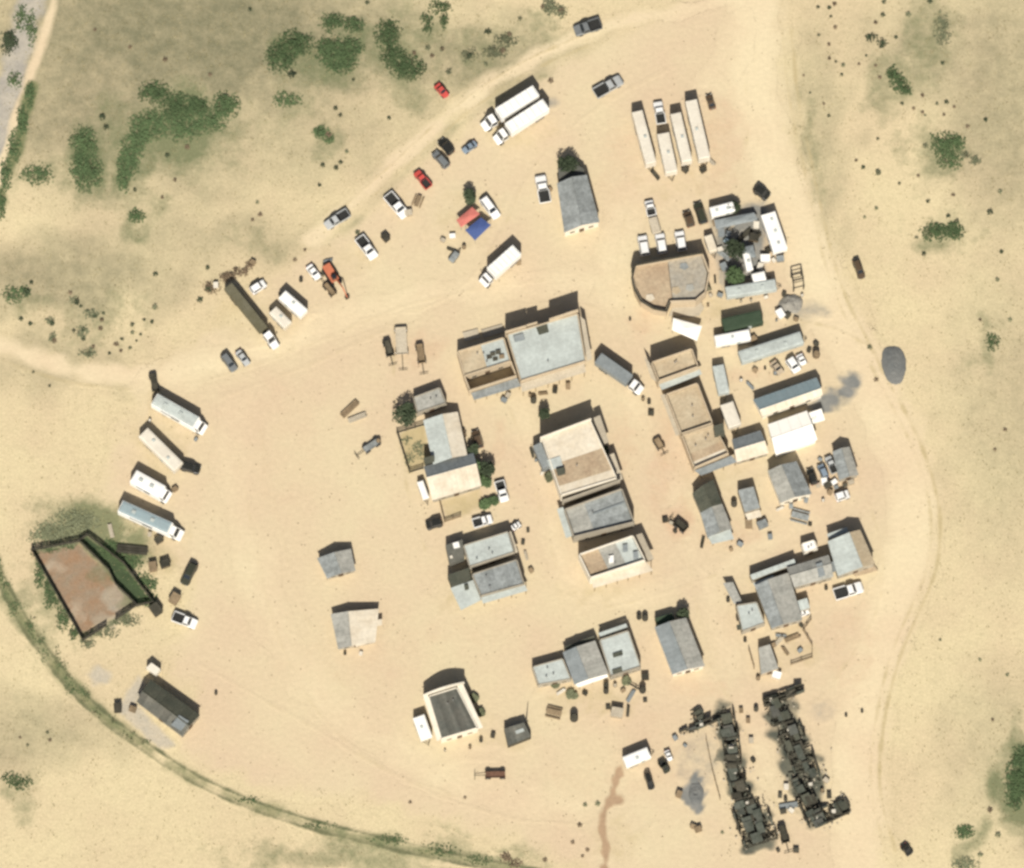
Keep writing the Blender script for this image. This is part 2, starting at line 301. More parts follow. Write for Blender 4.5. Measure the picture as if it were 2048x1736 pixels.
for pts, wd_, st_, lab in (([(300,770),(480,710),(700,630),(900,585),(1090,570),(1230,560)], 60, .6, 'broad worn track across the upper yard'), ([(1230,600),(1225,480),(1260,380),(1330,300),(1440,160),(1480,60)], 70, .5, 'broad worn track past the north trailers'), ([(470,820),(480,1000),(520,1180),(600,1350),(740,1480),(950,1580),(1150,1620)], 70, .45, 'broad worn track round the west yard'), ([(1040,800),(1075,920),(1105,1060),(1140,1200),(1280,1210),(1440,1130),(1640,1040)], 34, .55, 'worn middle street of the town'), ([(1230,700),(1270,820),(1330,960),(1390,1110),(1440,1260),(1490,1420),(1560,1600)], 34, .5, 'worn east street of the town')):
    sheet('dirt_road', pts, 'road', width=wd_, feather=20, amp=12, wl=140, step=7, strength=st_, label=lab)
sheet('dry_wash', [(75,-30),(45,60),(30,130),(5,230),(-20,330)], 'wash', width=50, feather=14, label='grey gravel wash in the top left corner')
sheet('sand_path', [(112,-30),(100,40),(72,120),(40,220),(5,330),(-20,400)], 'road', width=18, feather=8, label='pale sand path beside the grey wash')
sheet('grass_strip', [(66,170),(52,230),(36,290),(14,350),(-10,430)], 'verge', width=20, feather=8, label='green grass strip along the wash', kind='stuff', cat='grass')
TW = [(-20,1110),(20,1200),(70,1280),(140,1370),(210,1440),(300,1500),(340,1530),(430,1580),(540,1625),(680,1665),(830,1700),(1000,1735),(1080,1750)]
sheet('grass_strip', TW[:6], 'verge', width=26, feather=12, strength=.85, label='green grass verge along the rutted track by the corral', kind='stuff', cat='grass')
sheet('grass_strip', TW[6:], 'verge', width=22, feather=10, label='thin green verge along the rutted track at the bottom', kind='stuff', cat='grass', strength=.62)
def offs(pts, d):
    o = []
    for i, p in enumerate(pts):
        a = pts[max(0, i-1)]; b = pts[min(len(pts)-1, i+1)]; t = Vector((b[0]-a[0], b[1]-a[1])).normalized(); o.append((p[0]-t.y*d, p[1]+t.x*d))
    return o
sheet('track_rut', offs(TW, -9), 'rut', width=6, feather=3, step=3, amp=2, strength=.85, label='inner grassy rut of the two-track lane')
sheet('track_rut', offs(TW, 9), 'rut', width=5, feather=3, step=3, amp=2, strength=.8, label='outer grassy rut of the two-track lane')
sheet('mud_channel', [(1240,1535),(1232,1565),(1222,1600),(1207,1625),(1203,1660),(1213,1700),(1208,1760)], 'mud', width=14, feather=5, step=3, amp=3, wl=40, label='brown damp channel running from the white trailer')
sheet('mud_patch', [(1222,1588),(1248,1592),(1246,1612),(1218,1612)], 'mud', feather=6, step=3, amp=2, label='damp soil patch beside the brown channel')
sheet('corral_floor', [(66,1104),(155,1088),(215,1143),(232,1170),(266,1208),(166,1272)], 'redsoil', feather=7, step=4, amp=3, label='reddish bare soil inside the fenced corral', sm=0)
sheet('lush_grass', [(160,1083),(174,1072),(248,1128),(304,1205),(274,1210),(230,1168),(216,1140)], 'lush', feather=4, step=4, amp=1, kind='stuff', cat='grass', label='dark green grass between the two corral fences', sm=0)
sheet('stone_pad', [(278,1348),(248,1398),(228,1416),(316,1496),(352,1492),(300,1440),(270,1405),(290,1370)], 'pad', feather=7, step=4, amp=3, label='pale crushed stone beside the dark barn', sm=0)
sheet('stone_pad', [(198,1330),(222,1345),(216,1368),(185,1372),(178,1350)], 'pad', feather=8, step=4, amp=4, label='small grey stone patch by the green verge', sm=0)
sheet('grey_yard', [(1425,430),(1525,410),(1535,470),(1520,560),(1450,580),(1440,520),(1425,470)], 'slate', strength=.8, feather=14, step=5, amp=8, label='grey cluttered ground between the white trailers', sm=0)
sheet('weedy_yard', [(795,866),(848,850),(868,924),(820,944)], 'track', feather=5, step=4, amp=3, label='dry weedy yard inside the rail fence', sm=0)
sheet('weedy_yard', [(880,1000),(960,974),(972,1012),(890,1042)], 'track', feather=10, step=4, amp=4, strength=.7, label='trodden yard behind the cream roofed house', sm=0)
EL = [(1582,60),(1590,150),(1602,230),(1625,330),(1645,430),(1666,520),(1692,600),(1738,685),(1780,770),(1830,860),(1866,950),(1884,1050),(1872,1150),(1832,1235),(1792,1330),(1766,1450),(1755,1580),(1790,1700)]
TRK = [(EL, 5, .75, 'long wheel track curving down the east side of town'), (offs(EL, 18), 4, .55, 'inner wheel track parallel to the long eastern one'), ([(1600,640),(1670,655),(1735,690)], 5, .6, 'faint track leading east from the trailers'), ([(790,640),(785,760),(800,900),(820,1010),(850,1100)], 5, .4, 'wheel track west of the middle row'),
 ([(1160,72),(1050,120),(960,175),(880,238),(810,305),(735,372),(680,420)], 3, .7, 'upper rut of the diagonal sand road'), ([(1175,92),(1065,138),(975,195),(893,258),(823,325),(748,392)], 3, .6, 'lower rut of the diagonal sand road'), ([(-20,712),(60,742),(150,768),(260,778)], 4, .5, 'rut along the lower edge of the left road'), ([(420,760),(600,700),(780,620),(930,580),(1100,560)], 4, .32, 'faint track crossing the upper yard'), ([(430,800),(610,735),(770,660)], 4, .28, 'second faint track crossing the upper yard'),
 ([(470,880),(505,1060),(540,1240),(620,1420),(760,1540),(930,1600)], 4, .32, 'faint curved track round the west yard'), ([(520,860),(560,1060),(600,1220),(690,1380)], 4, .25, 'inner faint curved track in the west yard'), ([(1060,620),(1190,600),(1250,680),(1290,840),(1345,1000),(1380,1140),(1400,1250)], 4, .35, 'wheel track down the east street'), ([(1020,820),(1060,930),(1090,1060),(1130,1190),(1200,1220),(1320,1190),(1430,1150)], 4, .35, 'wheel track down the middle street'), ([(1230,560),(1250,420),(1290,360),(1440,360),(1500,300),(1490,150)], 4, .32, 'faint track past the north trailers'), ([(1420,1330),(1480,1440),(1530,1560),(1600,1720)], 4, .4, 'track between the two rows of ruins'), ([(1700,930),(1760,1050),(1770,1200),(1700,1320),(1640,1400)], 4, .35, 'faint track behind the stable'), ([(720,640),(900,610),(1000,480),(1060,330),(1180,220),(1330,140)], 4, .28, 'faint track through the north yard'), ([(400,1330),(600,1440),(800,1560),(1000,1640),(1180,1650)], 4, .3, 'faint track along the south yard')]
for pts, wd_, st_, lab in TRK: sheet('wheel_track', pts, 'track', width=wd_, feather=4, step=4, amp=2, wl=60, strength=st_, label=lab)
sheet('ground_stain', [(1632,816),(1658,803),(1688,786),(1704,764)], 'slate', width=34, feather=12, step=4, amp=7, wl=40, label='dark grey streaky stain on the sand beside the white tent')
sheet('ground_stain', [(1384,1545),(1402,1545),(1410,1585),(1412,1622),(1392,1622),(1352,1592),(1372,1572)], 'slate', feather=8, step=4, amp=6, wl=30, label='dark smear of ash on the ground left of the ruins', sm=1)
sheet('corral_edge', [(160,1086),(66,1103),(120,1198),(166,1280),(212,1252),(274,1212),(230,1168),(216,1142),(160,1086)], 'verge2', width=9, feather=7, step=4, amp=4, wl=30, strength=.9, kind='stuff', cat='weeds', label='dark green weeds fringing the corral fence', sm=0)
sheet('roadside_grass', [(690,462),(765,392),(850,302),(950,228),(1030,178),(1110,142)], 'verge', width=14, feather=12, amp=5, strength=.4, kind='stuff', cat='grass', label='thin olive grass between the diagonal road and the parked vehicles')
sheet('roadside_grass', [(1612,210),(1628,290),(1648,390)], 'verge', width=14, feather=12, amp=5, strength=.4, kind='stuff', cat='grass', label='thin olive grass beside the east road')
for cx, cy, rx, ry, ly, st_, lab in ((232,1195,34,34,'greyyard',.7,'grey green soil in the east part of the corral'), (205,1240,30,18,'greyyard',.6,'grey soil near the corral gate'), (150,1225,20,30,'pad',.5,'paler soil in the corral middle'), (110,1130,24,16,'pad',.45,'pale soil at the corral west end'), (205,1150,26,26,'verge',.5,'weedy soil along the inner corral fence'), (255,1205,22,16,'verge',.6,'weeds in the corral east corner')):
    sheet('corral_soil', [(cx+rx*math.cos(k*.785), cy+ry*math.sin(k*.785)) for k in range(8)], 'cmix' if False else ly+'2', feather=12, step=4, amp=7, wl=40, strength=st_, label=lab, sm=1)
for cx, cy, rx, ry, s_, lab in ((1620,625,45,16,.5,'grey stain trailing from the rubble heap'), (1098,205,16,9,.7,'grey stain behind the parked semi trucks'), (1640,1425,30,22,.3,'pale scuffed ground by the charred ruin'), (1395,1520,50,60,.3,'scuffed grey ground between the ruins')):
    sheet('ground_stain', [(cx+rx*math.cos(k*.785), cy+ry*math.sin(k*.785)) for k in range(8)], 'slate', feather=10, step=4, amp=4, strength=s_, label=lab, sm=1)

# ------------------------------------------------------------------ buildings
for i, (cx, cy, rx, ry, ly, st_) in enumerate([(1325,930,26,110,'pink',.55),(1355,1040,40,36,'pink',.8),(1000,900,24,60,'pink',.45),(1250,880,30,70,'pink',.4),(700,1330,160,60,'pink',.22),(560,900,90,160,'pink',.2),(880,1270,120,40,'pink',.22),(1400,1370,70,30,'pink',.4),(1470,1070,60,26,'pink',.5),(850,700,40,40,'pink',.5),(1120,900,22,60,'track',.35),(1180,1185,70,12,'track',.45),(905,1200,40,16,'track',.4),(1000,1480,70,26,'track',.3),(1180,1400,110,34,'track',.4),(1290,640,26,40,'pink',.5),(1430,620,60,40,'track',.4),(1560,650,60,14,'track',.35),(1510,750,70,30,'pink',.4),(1530,1180,50,70,'track',.3),(1600,1290,60,50,'track',.35),(1440,950,90,30,'track',.3),(1200,1560,120,50,'pink',.25),(1230,1680,60,50,'track',.3),(330,1100,50,60,'track',.35),(320,880,60,110,'track',.35),(520,640,110,60,'track',.3),(690,520,70,40,'track',.3),(930,440,70,60,'track',.3),(1040,260,90,50,'track',.3),(1340,370,90,30,'track',.3),(1320,1500,90,80,'pink',.3),(1700,1300,60,120,'pink',.35),(1440,300,60,130,'pink',.4),(1240,330,60,90,'pink',.3)]):
    sheet('ground_stain', [(cx+rx*math.cos(k*.785), cy+ry*math.sin(k*.785)) for k in range(8)], ly, feather=20, step=6, amp=14, wl=50, strength=st_, label='faint %s scuffed soil, patch %s the town' % ('reddish' if ly == 'pink' else 'brown', ('north west of','north of','east of','south of','west of','within')[(cx > 1500)*2 if cx > 1500 else (3 if cy > 1350 else (1 if cy < 420 else (4 if cx < 620 else 5)))]), sm=1)
def wallpanel(root, a, b, z0, z1, org, m, th=.2, top=None):
    """vertical wall slab from a to b (outer face on the right hand side of a->b looking along it reversed)"""
    mb = MB(org); a = Vector((a.x, a.y, 0)); b = Vector((b.x, b.y, 0)); d = (b-a).normalized(); n = Vector((d.y, -d.x, 0))
    if top is None:
        q = [a-n*th, b-n*th, b, a]
        mb.hexa([p+Vector((0,0,z0)) for p in (a, b, b-n*th, a-n*th)], [p+Vector((0,0,z1)) for p in (a, b, b-n*th, a-n*th)])
    else:
        tp = Vector((top[0].x, top[0].y, 0)); ap = [(a, z0), (b, z0), (b, z1), (tp, top[1]), (a, z1)]
        f = [Vector((p.x, p.y, z)) for p, z in ap]; k = [p-n*th for p in f]
        mb.add(f+k, [(0,1,2,3,4), (9,8,7,6,5)]+[((i+1)%5, i, i+5, (i+1)%5+5) for i in range(5)])
    return mb.build('wall', m, root)
def openings(root, a, b, org, h):
    d = Vector((b.x-a.x, b.y-a.y, 0)); L = d.length; d.normalize(); n = Vector((d.y, -d.x, 0)); a = Vector((a.x, a.y, 0))
    def plate(name, s, wd, z0, z1, pr, m, par):
        mb = MB(org); p = a+d*(s-wd/2)+n*pr; q = a+d*(s+wd/2)+n*pr
        mb.hexa([p+Vector((0,0,z0)), q+Vector((0,0,z0)), q-n*.1+Vector((0,0,z0)), p-n*.1+Vector((0,0,z0))], [p+Vector((0,0,z1)), q+Vector((0,0,z1)), q-n*.1+Vector((0,0,z1)), p-n*.1+Vector((0,0,z1))])
        return mb.build(name, m, par)
    if L < 2.5: return
    plate('door', L/2, 1.0, .08, min(2.1, h-.4), .05, M['door'], root)
    if L > 5:
        for s in (L*.22, L*.78):
            w_ = plate('window', s, 1.1, .9, min(2.0, h-.4), .05, M['wwood'], root); plate('pane', s, .9, 1.0, min(1.9, h-.5), .06, M['glass'], w_)
def lerp(a, b, t): return a+(b-a)*t
def flat_quads(root, q, n, axis, m, org, th, name, gap=.03, jit=.0):
    A, B, C, D = q
    for i in range(n):
        t0, t1 = i/n, (i+1)/n
        if axis == 'x': s = [lerp(A,B,t0), lerp(A,B,t1), lerp(D,C,t1), lerp(D,C,t0)]
        else: s = [lerp(A,D,t0), lerp(B,C,t0), lerp(B,C,t1), lerp(A,D,t1)]
        c = sum(s, Vector())/4; s = [p+(c-p)*gap/max((p-c).length, .1)+Vector((0,0,random.uniform(0,jit))) for p in s]
        mb = MB(org); mb.slab([s[3], s[2], s[1], s[0]], th); mb.build(name, m, root)
def bldg(name, label, quad, h, kind='flat', roof='tan', roof2=None, wall='wallg', t=.5, rise=1.0, par=.45, n=8, cat='building', ovh=.25, group=None, split=None, jit=.02, open_=True):
    """quad: NW, NE, SE, SW roof corners in photograph pixels, seen at eave height h"""
    q = [P(x, y, h) for x, y in quad]; A, B, C, D = q
    o = (A+B+C+D)/4; org = Vector((o.x, o.y, 0)); root = empty(name, org, 0, label, cat, group); wm = M[wall]
    if kind == 'flat':
        for a, b in ((B,A), (A,D), (D,C), (C,B)):
            wallpanel(root, a, b, 0, h, org, wm)
        cn = (A+B+C+D)/4; ins = [p+(cn-p)*.21/max(.5, (p-cn).length*.7) for p in q]; ins = [Vector((p.x, p.y, h-par)) for p in ins]
        if split:
            ax, cuts = split; prev = 0.0
            for e, mm in cuts:
                if ax == 'x': s = [lerp(ins[0],ins[1],prev), lerp(ins[0],ins[1],e), lerp(ins[3],ins[2],e), lerp(ins[3],ins[2],prev)]
                else: s = [lerp(ins[0],ins[3],prev), lerp(ins[1],ins[2],prev), lerp(ins[1],ins[2],e), lerp(ins[0],ins[3],e)]
                flat_quads(root, s, max(1, round((s[3]-s[0]).length/2.3)), 'y', M[mm], org, .12, 'roof_sheet', gap=.012); prev = e
        elif n > 1 and jit > .021: flat_quads(root, ins, n, 'x', M[roof], org, .12, 'roof_board', gap=.04, jit=jit)
        else: flat_quads(root, ins, max(2, round((ins[3]-ins[0]).length/2.3)), 'y', M[roof], org, .12, 'roof_sheet', gap=.012)
        for k in range(random.choice((1, 2, 2, 3))):
            p = lerp(lerp(ins[0], ins[1], random.uniform(.15,.85)), lerp(ins[3], ins[2], random.uniform(.15,.85)), random.uniform(.2,.8)); mb = MB(org)
            mb.bar((p.x,p.y,h-par), (p.x,p.y,h-par+.55), .1, n=8); mb.bar((p.x,p.y,h-par+.55), (p.x,p.y,h-par+.7), .17, .03, n=8); mb.build('vent_pipe', M['steel'], root)
    elif kind == 'shed':
        up = Vector((0,0,rise))
        for a, b in ((B,A), (A,D), (D,C), (C,B)): wallpanel(root, a, b, 0, h-.07, org, wm)
        r = [A+up, B+up, C, D]; flat_quads(root, r, n, 'x', M[roof], org, .08, 'roof_panel', jit=jit)
        mb = MB(org); mb.hexa([A-Vector((0,0,.1)),B-Vector((0,0,.1)),lerp(B,C,.05)-Vector((0,0,.1)),lerp(A,D,.05)-Vector((0,0,.1))],[A+up*.97,B+up*.97,lerp(B,C,.05)+up*.9,lerp(A,D,.05)+up*.9]); mb.build('gable', wm, root)
    else:
        up = Vector((0,0,rise)); roof2 = roof2 or roof
        if kind == 'ns':
            R1, R2 = lerp(A,B,t)+up, lerp(D,C,t)+up
            wallpanel(root, B, A, 0, h-.05, org, wm, top=(R1, R1.z-.06)); wallpanel(root, D, C, 0, h-.05, org, wm, top=(R2, R2.z-.06))
            wallpanel(root, A, D, 0, h-.05, org, wm); wallpanel(root, C, B, 0, h-.05, org, wm)
            ax = (D-A).normalized()*ovh; s1 = [R1-ax, A-ax+(A-R1).normalized()*ovh, D+ax+(A-R1).normalized()*ovh, R2+ax]
            s2 = [B-ax+(B-R1).normalized()*ovh, R1-ax, R2+ax, C+ax+(B-R1).normalized()*ovh]
        else:
            R1, R2 = lerp(A,D,t)+up, lerp(B,C,t)+up
            wallpanel(root, A, D, 0, h-.05, org, wm, top=(R1, R1.z-.06)); wallpanel(root, C, B, 0, h-.05, org, wm, top=(R2, R2.z-.06))
            wallpanel(root, B, A, 0, h-.05, org, wm); wallpanel(root, D, C, 0, h-.05, org, wm)
            ax = (B-A).normalized()*ovh; s1 = [R2+ax, B+ax+(A-R1).normalized()*ovh, A-ax+(A-R1).normalized()*ovh, R1-ax]
            s1 = [A-ax+(A-R1).normalized()*ovh, B+ax+(A-R1).normalized()*ovh, R2+ax, R1-ax]
            s2 = [R1-ax, R2+ax, C+ax+(D-R1).normalized()*ovh, D-ax+(D-R1).normalized()*ovh]
        if kind == 'ns':
            s1 = [s1[1], s1[0], s1[3], s1[2]]; s2 = [s2[1], s2[0], s2[3], s2[2]]
            flat_quads(root, s1, n, 'y', M[roof], org, .07, 'roof_panel', jit=jit); flat_quads(root, s2, n, 'y', M[roof2], org, .07, 'roof_panel', jit=jit)
            mb = MB(org); mb.bar(s1[1]+Vector((0,0,.03)), s1[2]+Vector((0,0,.03)), .09)
        else:
            flat_quads(root, s1, n, 'x', M[roof], org, .07, 'roof_panel', jit=jit); flat_quads(root, s2, n, 'x', M[roof2], org, .07, 'roof_panel', jit=jit)
            mb = MB(org); mb.bar(s2[0]+Vector((0,0,.03)), s2[1]+Vector((0,0,.03)), .09)
        mb.build('ridge_cap', M[roof], root)
    if open_: openings(root, D, C, org, h); openings(root, C, B, org, h)
    root['_h'] = h
    return root
def block(root, name, quad, z0, z1, m):
    q = [P(x, y, z1) for x, y in quad]; mb = MB(root.location); mb.prism([(p.x, p.y) for p in q], z0, z1); return mb.build(name, M[m], root)
def porch(root, quad, z, m, posts=True, slope=0.0):
    """NW, NE, SE, SW corners of a porch roof at height z; posts along its last edge"""
    q = [P(x, y, z) for x, y in quad]; mb = MB(root.location); q2 = [q[0]+Vector((0,0,slope)), q[1]+Vector((0,0,slope)), q[2], q[3]]
    mb.slab([q2[3], q2[2], q2[1], q2[0]], .09); mb.build('porch_roof', M[m], root)
    if posts:
        L = (q[2]-q[3]).length; k = max(2, int(L/2.4)+1)
        for i in range(k):
            p = lerp(q[3], q[2], (i+.04)/(k-.92)); p = p+(lerp(q[0], q[1], .5)-p).normalized()*.2
            b = MB(root.location); b.bar((p.x, p.y, 0), (p.x, p.y, z-.08), .08); b.build('post', M['wood'], root)
def front(root, a, b, z, m='wallg', th=.25):
    """false front wall between two pixels seen at its top z"""
    p, q = P(*a, z), P(*b, z); return wallpanel(root, p, q, 0, z, root.location, M[m], th)

# --- middle row, north
b = bldg('town_hall', 'large flat pale grey roof with stepped north front, biggest building in the middle', [(1013,668),(1156,626),(1172,722),(1041,762)], 5.0, 'flat', 'lgrey', wall='adobe', par=.35)
front(b, (1052,650), (1010,662), 6.0, 'adobe'); front(b, (1074,643), (1053,649), 5.6, 'adobe'); front(b, (1156,618), (1098,637), 6.4, 'adobe')
block(b, 'roof_hatch', [(1026,672),(1046,666),(1050,679),(1030,684)], 4.6, 5.0, 'bgrey'); block(b, 'recess_shade', [(1072,655),(1094,648),(1098,664),(1078,670)], 4.6, 4.75, 'dark')  # dark slab in the front notch paints the shade of the opening
porch(b, [(1042,767),(1168,726),(1172,744),(1044,784)], 3.4, 'wwood'); porch(b, [(1160,632),(1170,640),(1184,718),(1174,722)], 3.6, 'wwood', posts=False)
b = bldg('roofless_house', 'low house with patchy tan and grey roof and walled yard, against the town hall', [(914,702),(1008,674),(1022,722),(928,752)], 4.0, 'flat', split=('x', [(.5,'tan'),(1.0,'lgrey')]), wall='adobe', par=.4)
front(b, (938,782), (1033,752), 3.9, 'adobe'); front(b, (926,748), (939,782), 3.6, 'adobe'); front(b, (1034,752), (1022,720), 3.6, 'adobe')
for (x, y) in ((985,708),(996,704),(1003,713),(990,718),(978,714)): block(b, 'loose_board', [(x-5,y-3),(x+5,y-5),(x+6,y+2),(x-4,y+4)], 3.6, 3.75+random.random()*.5, random.choice(('wood','dwood','wwood')))
porch(b, [(942,786),(1034,756),(1042,772),(948,800)], 2.6, 'grey'); block(b, 'step', [(925,665),(955,657),(960,675),(930,683)], .05, .3, 'wwood'); block(b, 'boardwalk', [(962,660),(1004,648),(1009,664),(968,676)], .05, .25, 'wwood')
# --- west row
b = bldg('cabin', 'small flat tan roofed cabin beside a dark tree, north end of the west row', [(826,794),(880,774),(893,806),(834,826)], 2.9, 'flat', 'tgrey', wall='wallg', par=.2)
b = bldg('livery_house', 'wide gabled house with grey west slope and fenced weedy yard', [(849,842),(914,826),(932,908),(868,926)], 3.0, 'ns', 'lgrey', 'cream', t=.55, rise=1.1, n=9)
b = bldg('cross_gable_house', 'cream roofed gabled house with blue grey north slope, west row', [(850,934),(945,908),(960,970),(866,998)], 3.0, 'ew', 'bgrey', 'cream', t=.36, rise=1.3, n=9)
block(b, 'chimney', [(847,916),(868,910),(869,920),(849,926)], 2.5, 4.4, 'dark')
b = bldg('store', 'flat light grey roofed store with dark annex, above the striped roof', [(926,1090),(1017,1062),(1030,1104),(939,1134)], 3.6, 'flat', 'lgrey', wall='wallg', par=.2)
block(b, 'annex', [(891,1090),(925,1079),(929,1116),(899,1128)], 0, 2.8, 'dgrey'); block(b, 'skylight', [(905,1086),(917,1083),(920,1094),(908,1097)], 2.8, 3.0, 'white'); block(b, 'vent', [(899,1112),(904,1110),(906,1115),(901,1117)], 2.8, 3.1, 'offw')
porch(b, [(1017,1064),(1022,1062),(1036,1104),(1031,1106)], 2.8, 'wwood', posts=False)
b = bldg('striped_store', 'dark grey striped plank roof, south end of the west row', [(943,1148),(1034,1118),(1049,1168),(961,1192)], 4.2, 'flat', 'grey', wall='wallg', par=.25, n=9, jit=.08)
block(b, 'annex', [(895,1150),(938,1135),(942,1157),(903,1173)], 0, 3.0, 'dark'); block(b, 'lean_to_roof', [(901,1176),(946,1160),(962,1200),(922,1220)], 2.1, 2.3, 'lgrey'); block(b, 'vent', [(928,1170),(936,1168),(938,1178),(930,1180)], 2.3, 2.8, 'dark')
porch(b, [(962,1195),(1050,1170),(1055,1181),(966,1207)], 3.0, 'lgrey')
# --- centre row
b = bldg('saloon', 'tall cream flat roofed building with brown south half and east porch, middle row', [(1083,874),(1180,838),(1234,956),(1122,990)], 5.8, 'flat', split=('y', [(.38,'cream'),(.48,'cream'),(.86,'brown'),(1.0,'cream')]), wall='wallw', par=.3)
front(b, (1182,836), (1080,874), 6.3, 'wallw'); porch(b, [(1187,836),(1200,830),(1218,884),(1204,890)], 3.4, 'wwood', posts=False); porch(b, [(1212,912),(1228,906),(1246,958),(1236,962)], 3.2, 'wwood', posts=False)
block(b, 'annex', [(1066,892),(1082,884),(1100,930),(1086,938)], 0, 3.2, 'bgrey'); block(b, 'annex', [(1094,920),(1120,912),(1126,932),(1102,940)], 5.4, 5.7, 'lgrey'); block(b, 'stair_head', [(1112,938),(1128,934),(1131,946),(1116,950)], 5.3, 6.4, 'dark')
b = bldg('assay_office', 'square grey roof with tan west half between saloon and hotel, middle row', [(1128,1018),(1244,976),(1269,1044),(1147,1074)], 5.0, 'flat', split=('x', [(.34,'tgrey'),(1.0,'grey')]), wall='wallg', par=.85)
block(b, 'roof_curb', [(1186,1026),(1248,1003),(1249,1006),(1187,1029)], 4.16, 4.4, 'bgrey'); porch(b, [(1114,1018),(1126,1014),(1144,1072),(1132,1076)], 2.8, 'lgrey', posts=False); front(b, (1240,958), (1124,1000), 5.2, 'wallg')
b = bldg('hotel', 'flat roof mottled brown and grey with pale south porch, end of middle row', [(1157,1108),(1266,1070),(1291,1120),(1180,1156)], 5.2, 'flat', split=('x', [(.35,'brown'),(.68,'tgrey'),(1.0,'lgrey')]), wall='wallw', par=.85)
for x, y in ((1250,1096),(1271,1110),(1222,1118)): block(b, 'roof_unit', [(x-5,y-6),(x+5,y-8),(x+6,y+6),(x-4,y+8)], 4.36, 4.9, 'bgrey' if x != 1222 else 'white')
porch(b, [(1182,1160),(1293,1124),(1306,1141),(1187,1176)], 3.3, 'cream'); porch(b, [(1272,1070),(1284,1066),(1308,1118),(1296,1122)], 3.3, 'wwood', posts=False)
# --- east row
b = bldg('bank', 'tall tan flat roofed building at the north end of the east row', [(1302,724),(1384,696),(1397,733),(1317,762)], 5.8, 'flat', 'tan', wall='adobe', par=.85); porch(b, [(1318,768),(1399,738),(1404,748),(1323,780)], 3.0, 'lgrey', posts=False); porch(b, [(1288,712),(1298,724),(1314,764),(1302,756)], 3.0, 'wwood', posts=False)
b = bldg('long_store', 'long tan flat roofed building, north half of the long block in the east row', [(1331,788),(1395,765),(1426,846),(1362,868)], 4.6, 'flat', 'tan', wall='adobe', par=.85); porch(b, [(1321,790),(1331,788),(1362,868),(1352,872)], 2.8, 'wwood', posts=False)
b = bldg('corner_store', 'tan and brown flat roof with blue grey south porch, lower half of the long block', [(1363,870),(1428,848),(1458,906),(1388,936)], 4.2, 'flat', split=('y', [(.55,'tan'),(.82,'brown'),(1.0,'cream')]), wall='adobe', par=.85); porch(b, [(1389,941),(1463,911),(1474,924),(1402,951)], 2.9, 'bgrey', posts=True); block(b, 'stair_head', [(1427,852),(1446,846),(1450,866),(1430,870)], 0, 5.4, 'dark')
b = bldg('small_gable_house', 'small gabled house with blue grey north slope beside the white tent', [(1466,880),(1519,863),(1535,905),(1475,922)], 2.8, 'ew', 'bgrey', 'cream', t=.5, rise=1.0, n=6)
b = bldg('blue_roof_barn', 'long barn with blue metal north slope and white south slope', [(1509,800),(1632,757),(1643,789),(1526,830)], 3.0, 'ew', 'blue', 'cream', t=.70, rise=1.1, n=12, wall='wallw')
b = bldg('white_tent', 'big plain white marquee tent below the blue roof', [(1538,850),(1612,824),(1632,878),(1553,906)], 3.3, 'ew', 'canvas', 'canvas', t=.5, rise=.7, n=4, wall='canvas', cat='tent', open_=False, jit=.0); block(b, 'side_awning', [(1616,826),(1643,817),(1650,840),(1624,848)], 2.3, 2.45, 'canvas')
# --- gable group, east
b = bldg('timber_barn', 'narrow barn with dark north half and grey south half of roof', [(1387,988),(1426,962),(1442,1006),(1402,1022)], 3.2, 'ns', 'dark', 'dark', t=.5, rise=1.2, n=5); 
b = bldg('timber_shed', 'grey gabled shed joined to the south end of the dark barn', [(1402,1023),(1442,1008),(1462,1056),(1416,1072)], 2.8, 'ns', 'grey', 'tgrey', t=.5, rise=1.0, n=6); porch(b, [(1416,1074),(1461,1058),(1468,1078),(1424,1088)], 2.2, 'lgrey')
b = bldg('outhouse', 'small square grey shed with porch between two gabled barns', [(1476,981),(1507,974),(1520,1016),(1490,1025)], 2.7, 'shed', 'grey', rise=.4, n=4); porch(b, [(1490,1028),(1519,1019),(1524,1033),(1496,1040)], 2.1, 'cream'); block(b, 'crate_stack', [(1513,1044),(1531,1037),(1537,1050),(1519,1058)], 0, 1.3, 'grey')
b = bldg('wide_barn', 'wide grey gabled barn with white south wall in the east group', [(1538,943),(1592,925),(1621,986),(1562,1003)], 3.6, 'ns', 'tgrey', 'grey', t=.45, rise=1.4, n=8, wall='wallw')
b = bldg('tool_shed', 'small gabled grey shed at the east edge of town', [(1667,905),(1698,896),(1715,948),(1680,957)], 2.9, 'ns', 'grey', 'tgrey', t=.5, rise=.9, n=6, wall='wallg')
# --- south east compound
b = bldg('stable', 'large pale gabled barn with tan east slope, south east compound', [(1658,1084),(1719,1062),(1748,1126),(1677,1149)], 4.0, 'ns', 'lgrey', 'tan', t=.66, rise=1.0, n=8, wall='wallg'); block(b, 'lean_to_roof', [(1654,1068),(1694,1054),(1697,1064),(1657,1078)], 2.7, 2.8, 'lgrey'); block(b, 'lean_to_roof', [(1650,1128),(1668,1122),(1676,1140),(1660,1148)], 2.5, 2.6, 'bgrey'); block(b, 'side_deck', [(1704,1146),(1748,1130),(1756,1140),(1712,1152)], .1, .6, 'brown')
b = bldg('bunkhouse', 'L shaped tan roofed bunkhouse, long wing west of the pale stable', [(1576,1136),(1656,1112),(1664,1152),(1590,1172)], 3.6, 'ew', 'tgrey', 'tgrey', t=.45, rise=.8, n=9); block(b, 'skylight', [(1632,1128),(1644,1124),(1650,1150),(1638,1154)], 3.6, 4.4, 'bgrey')
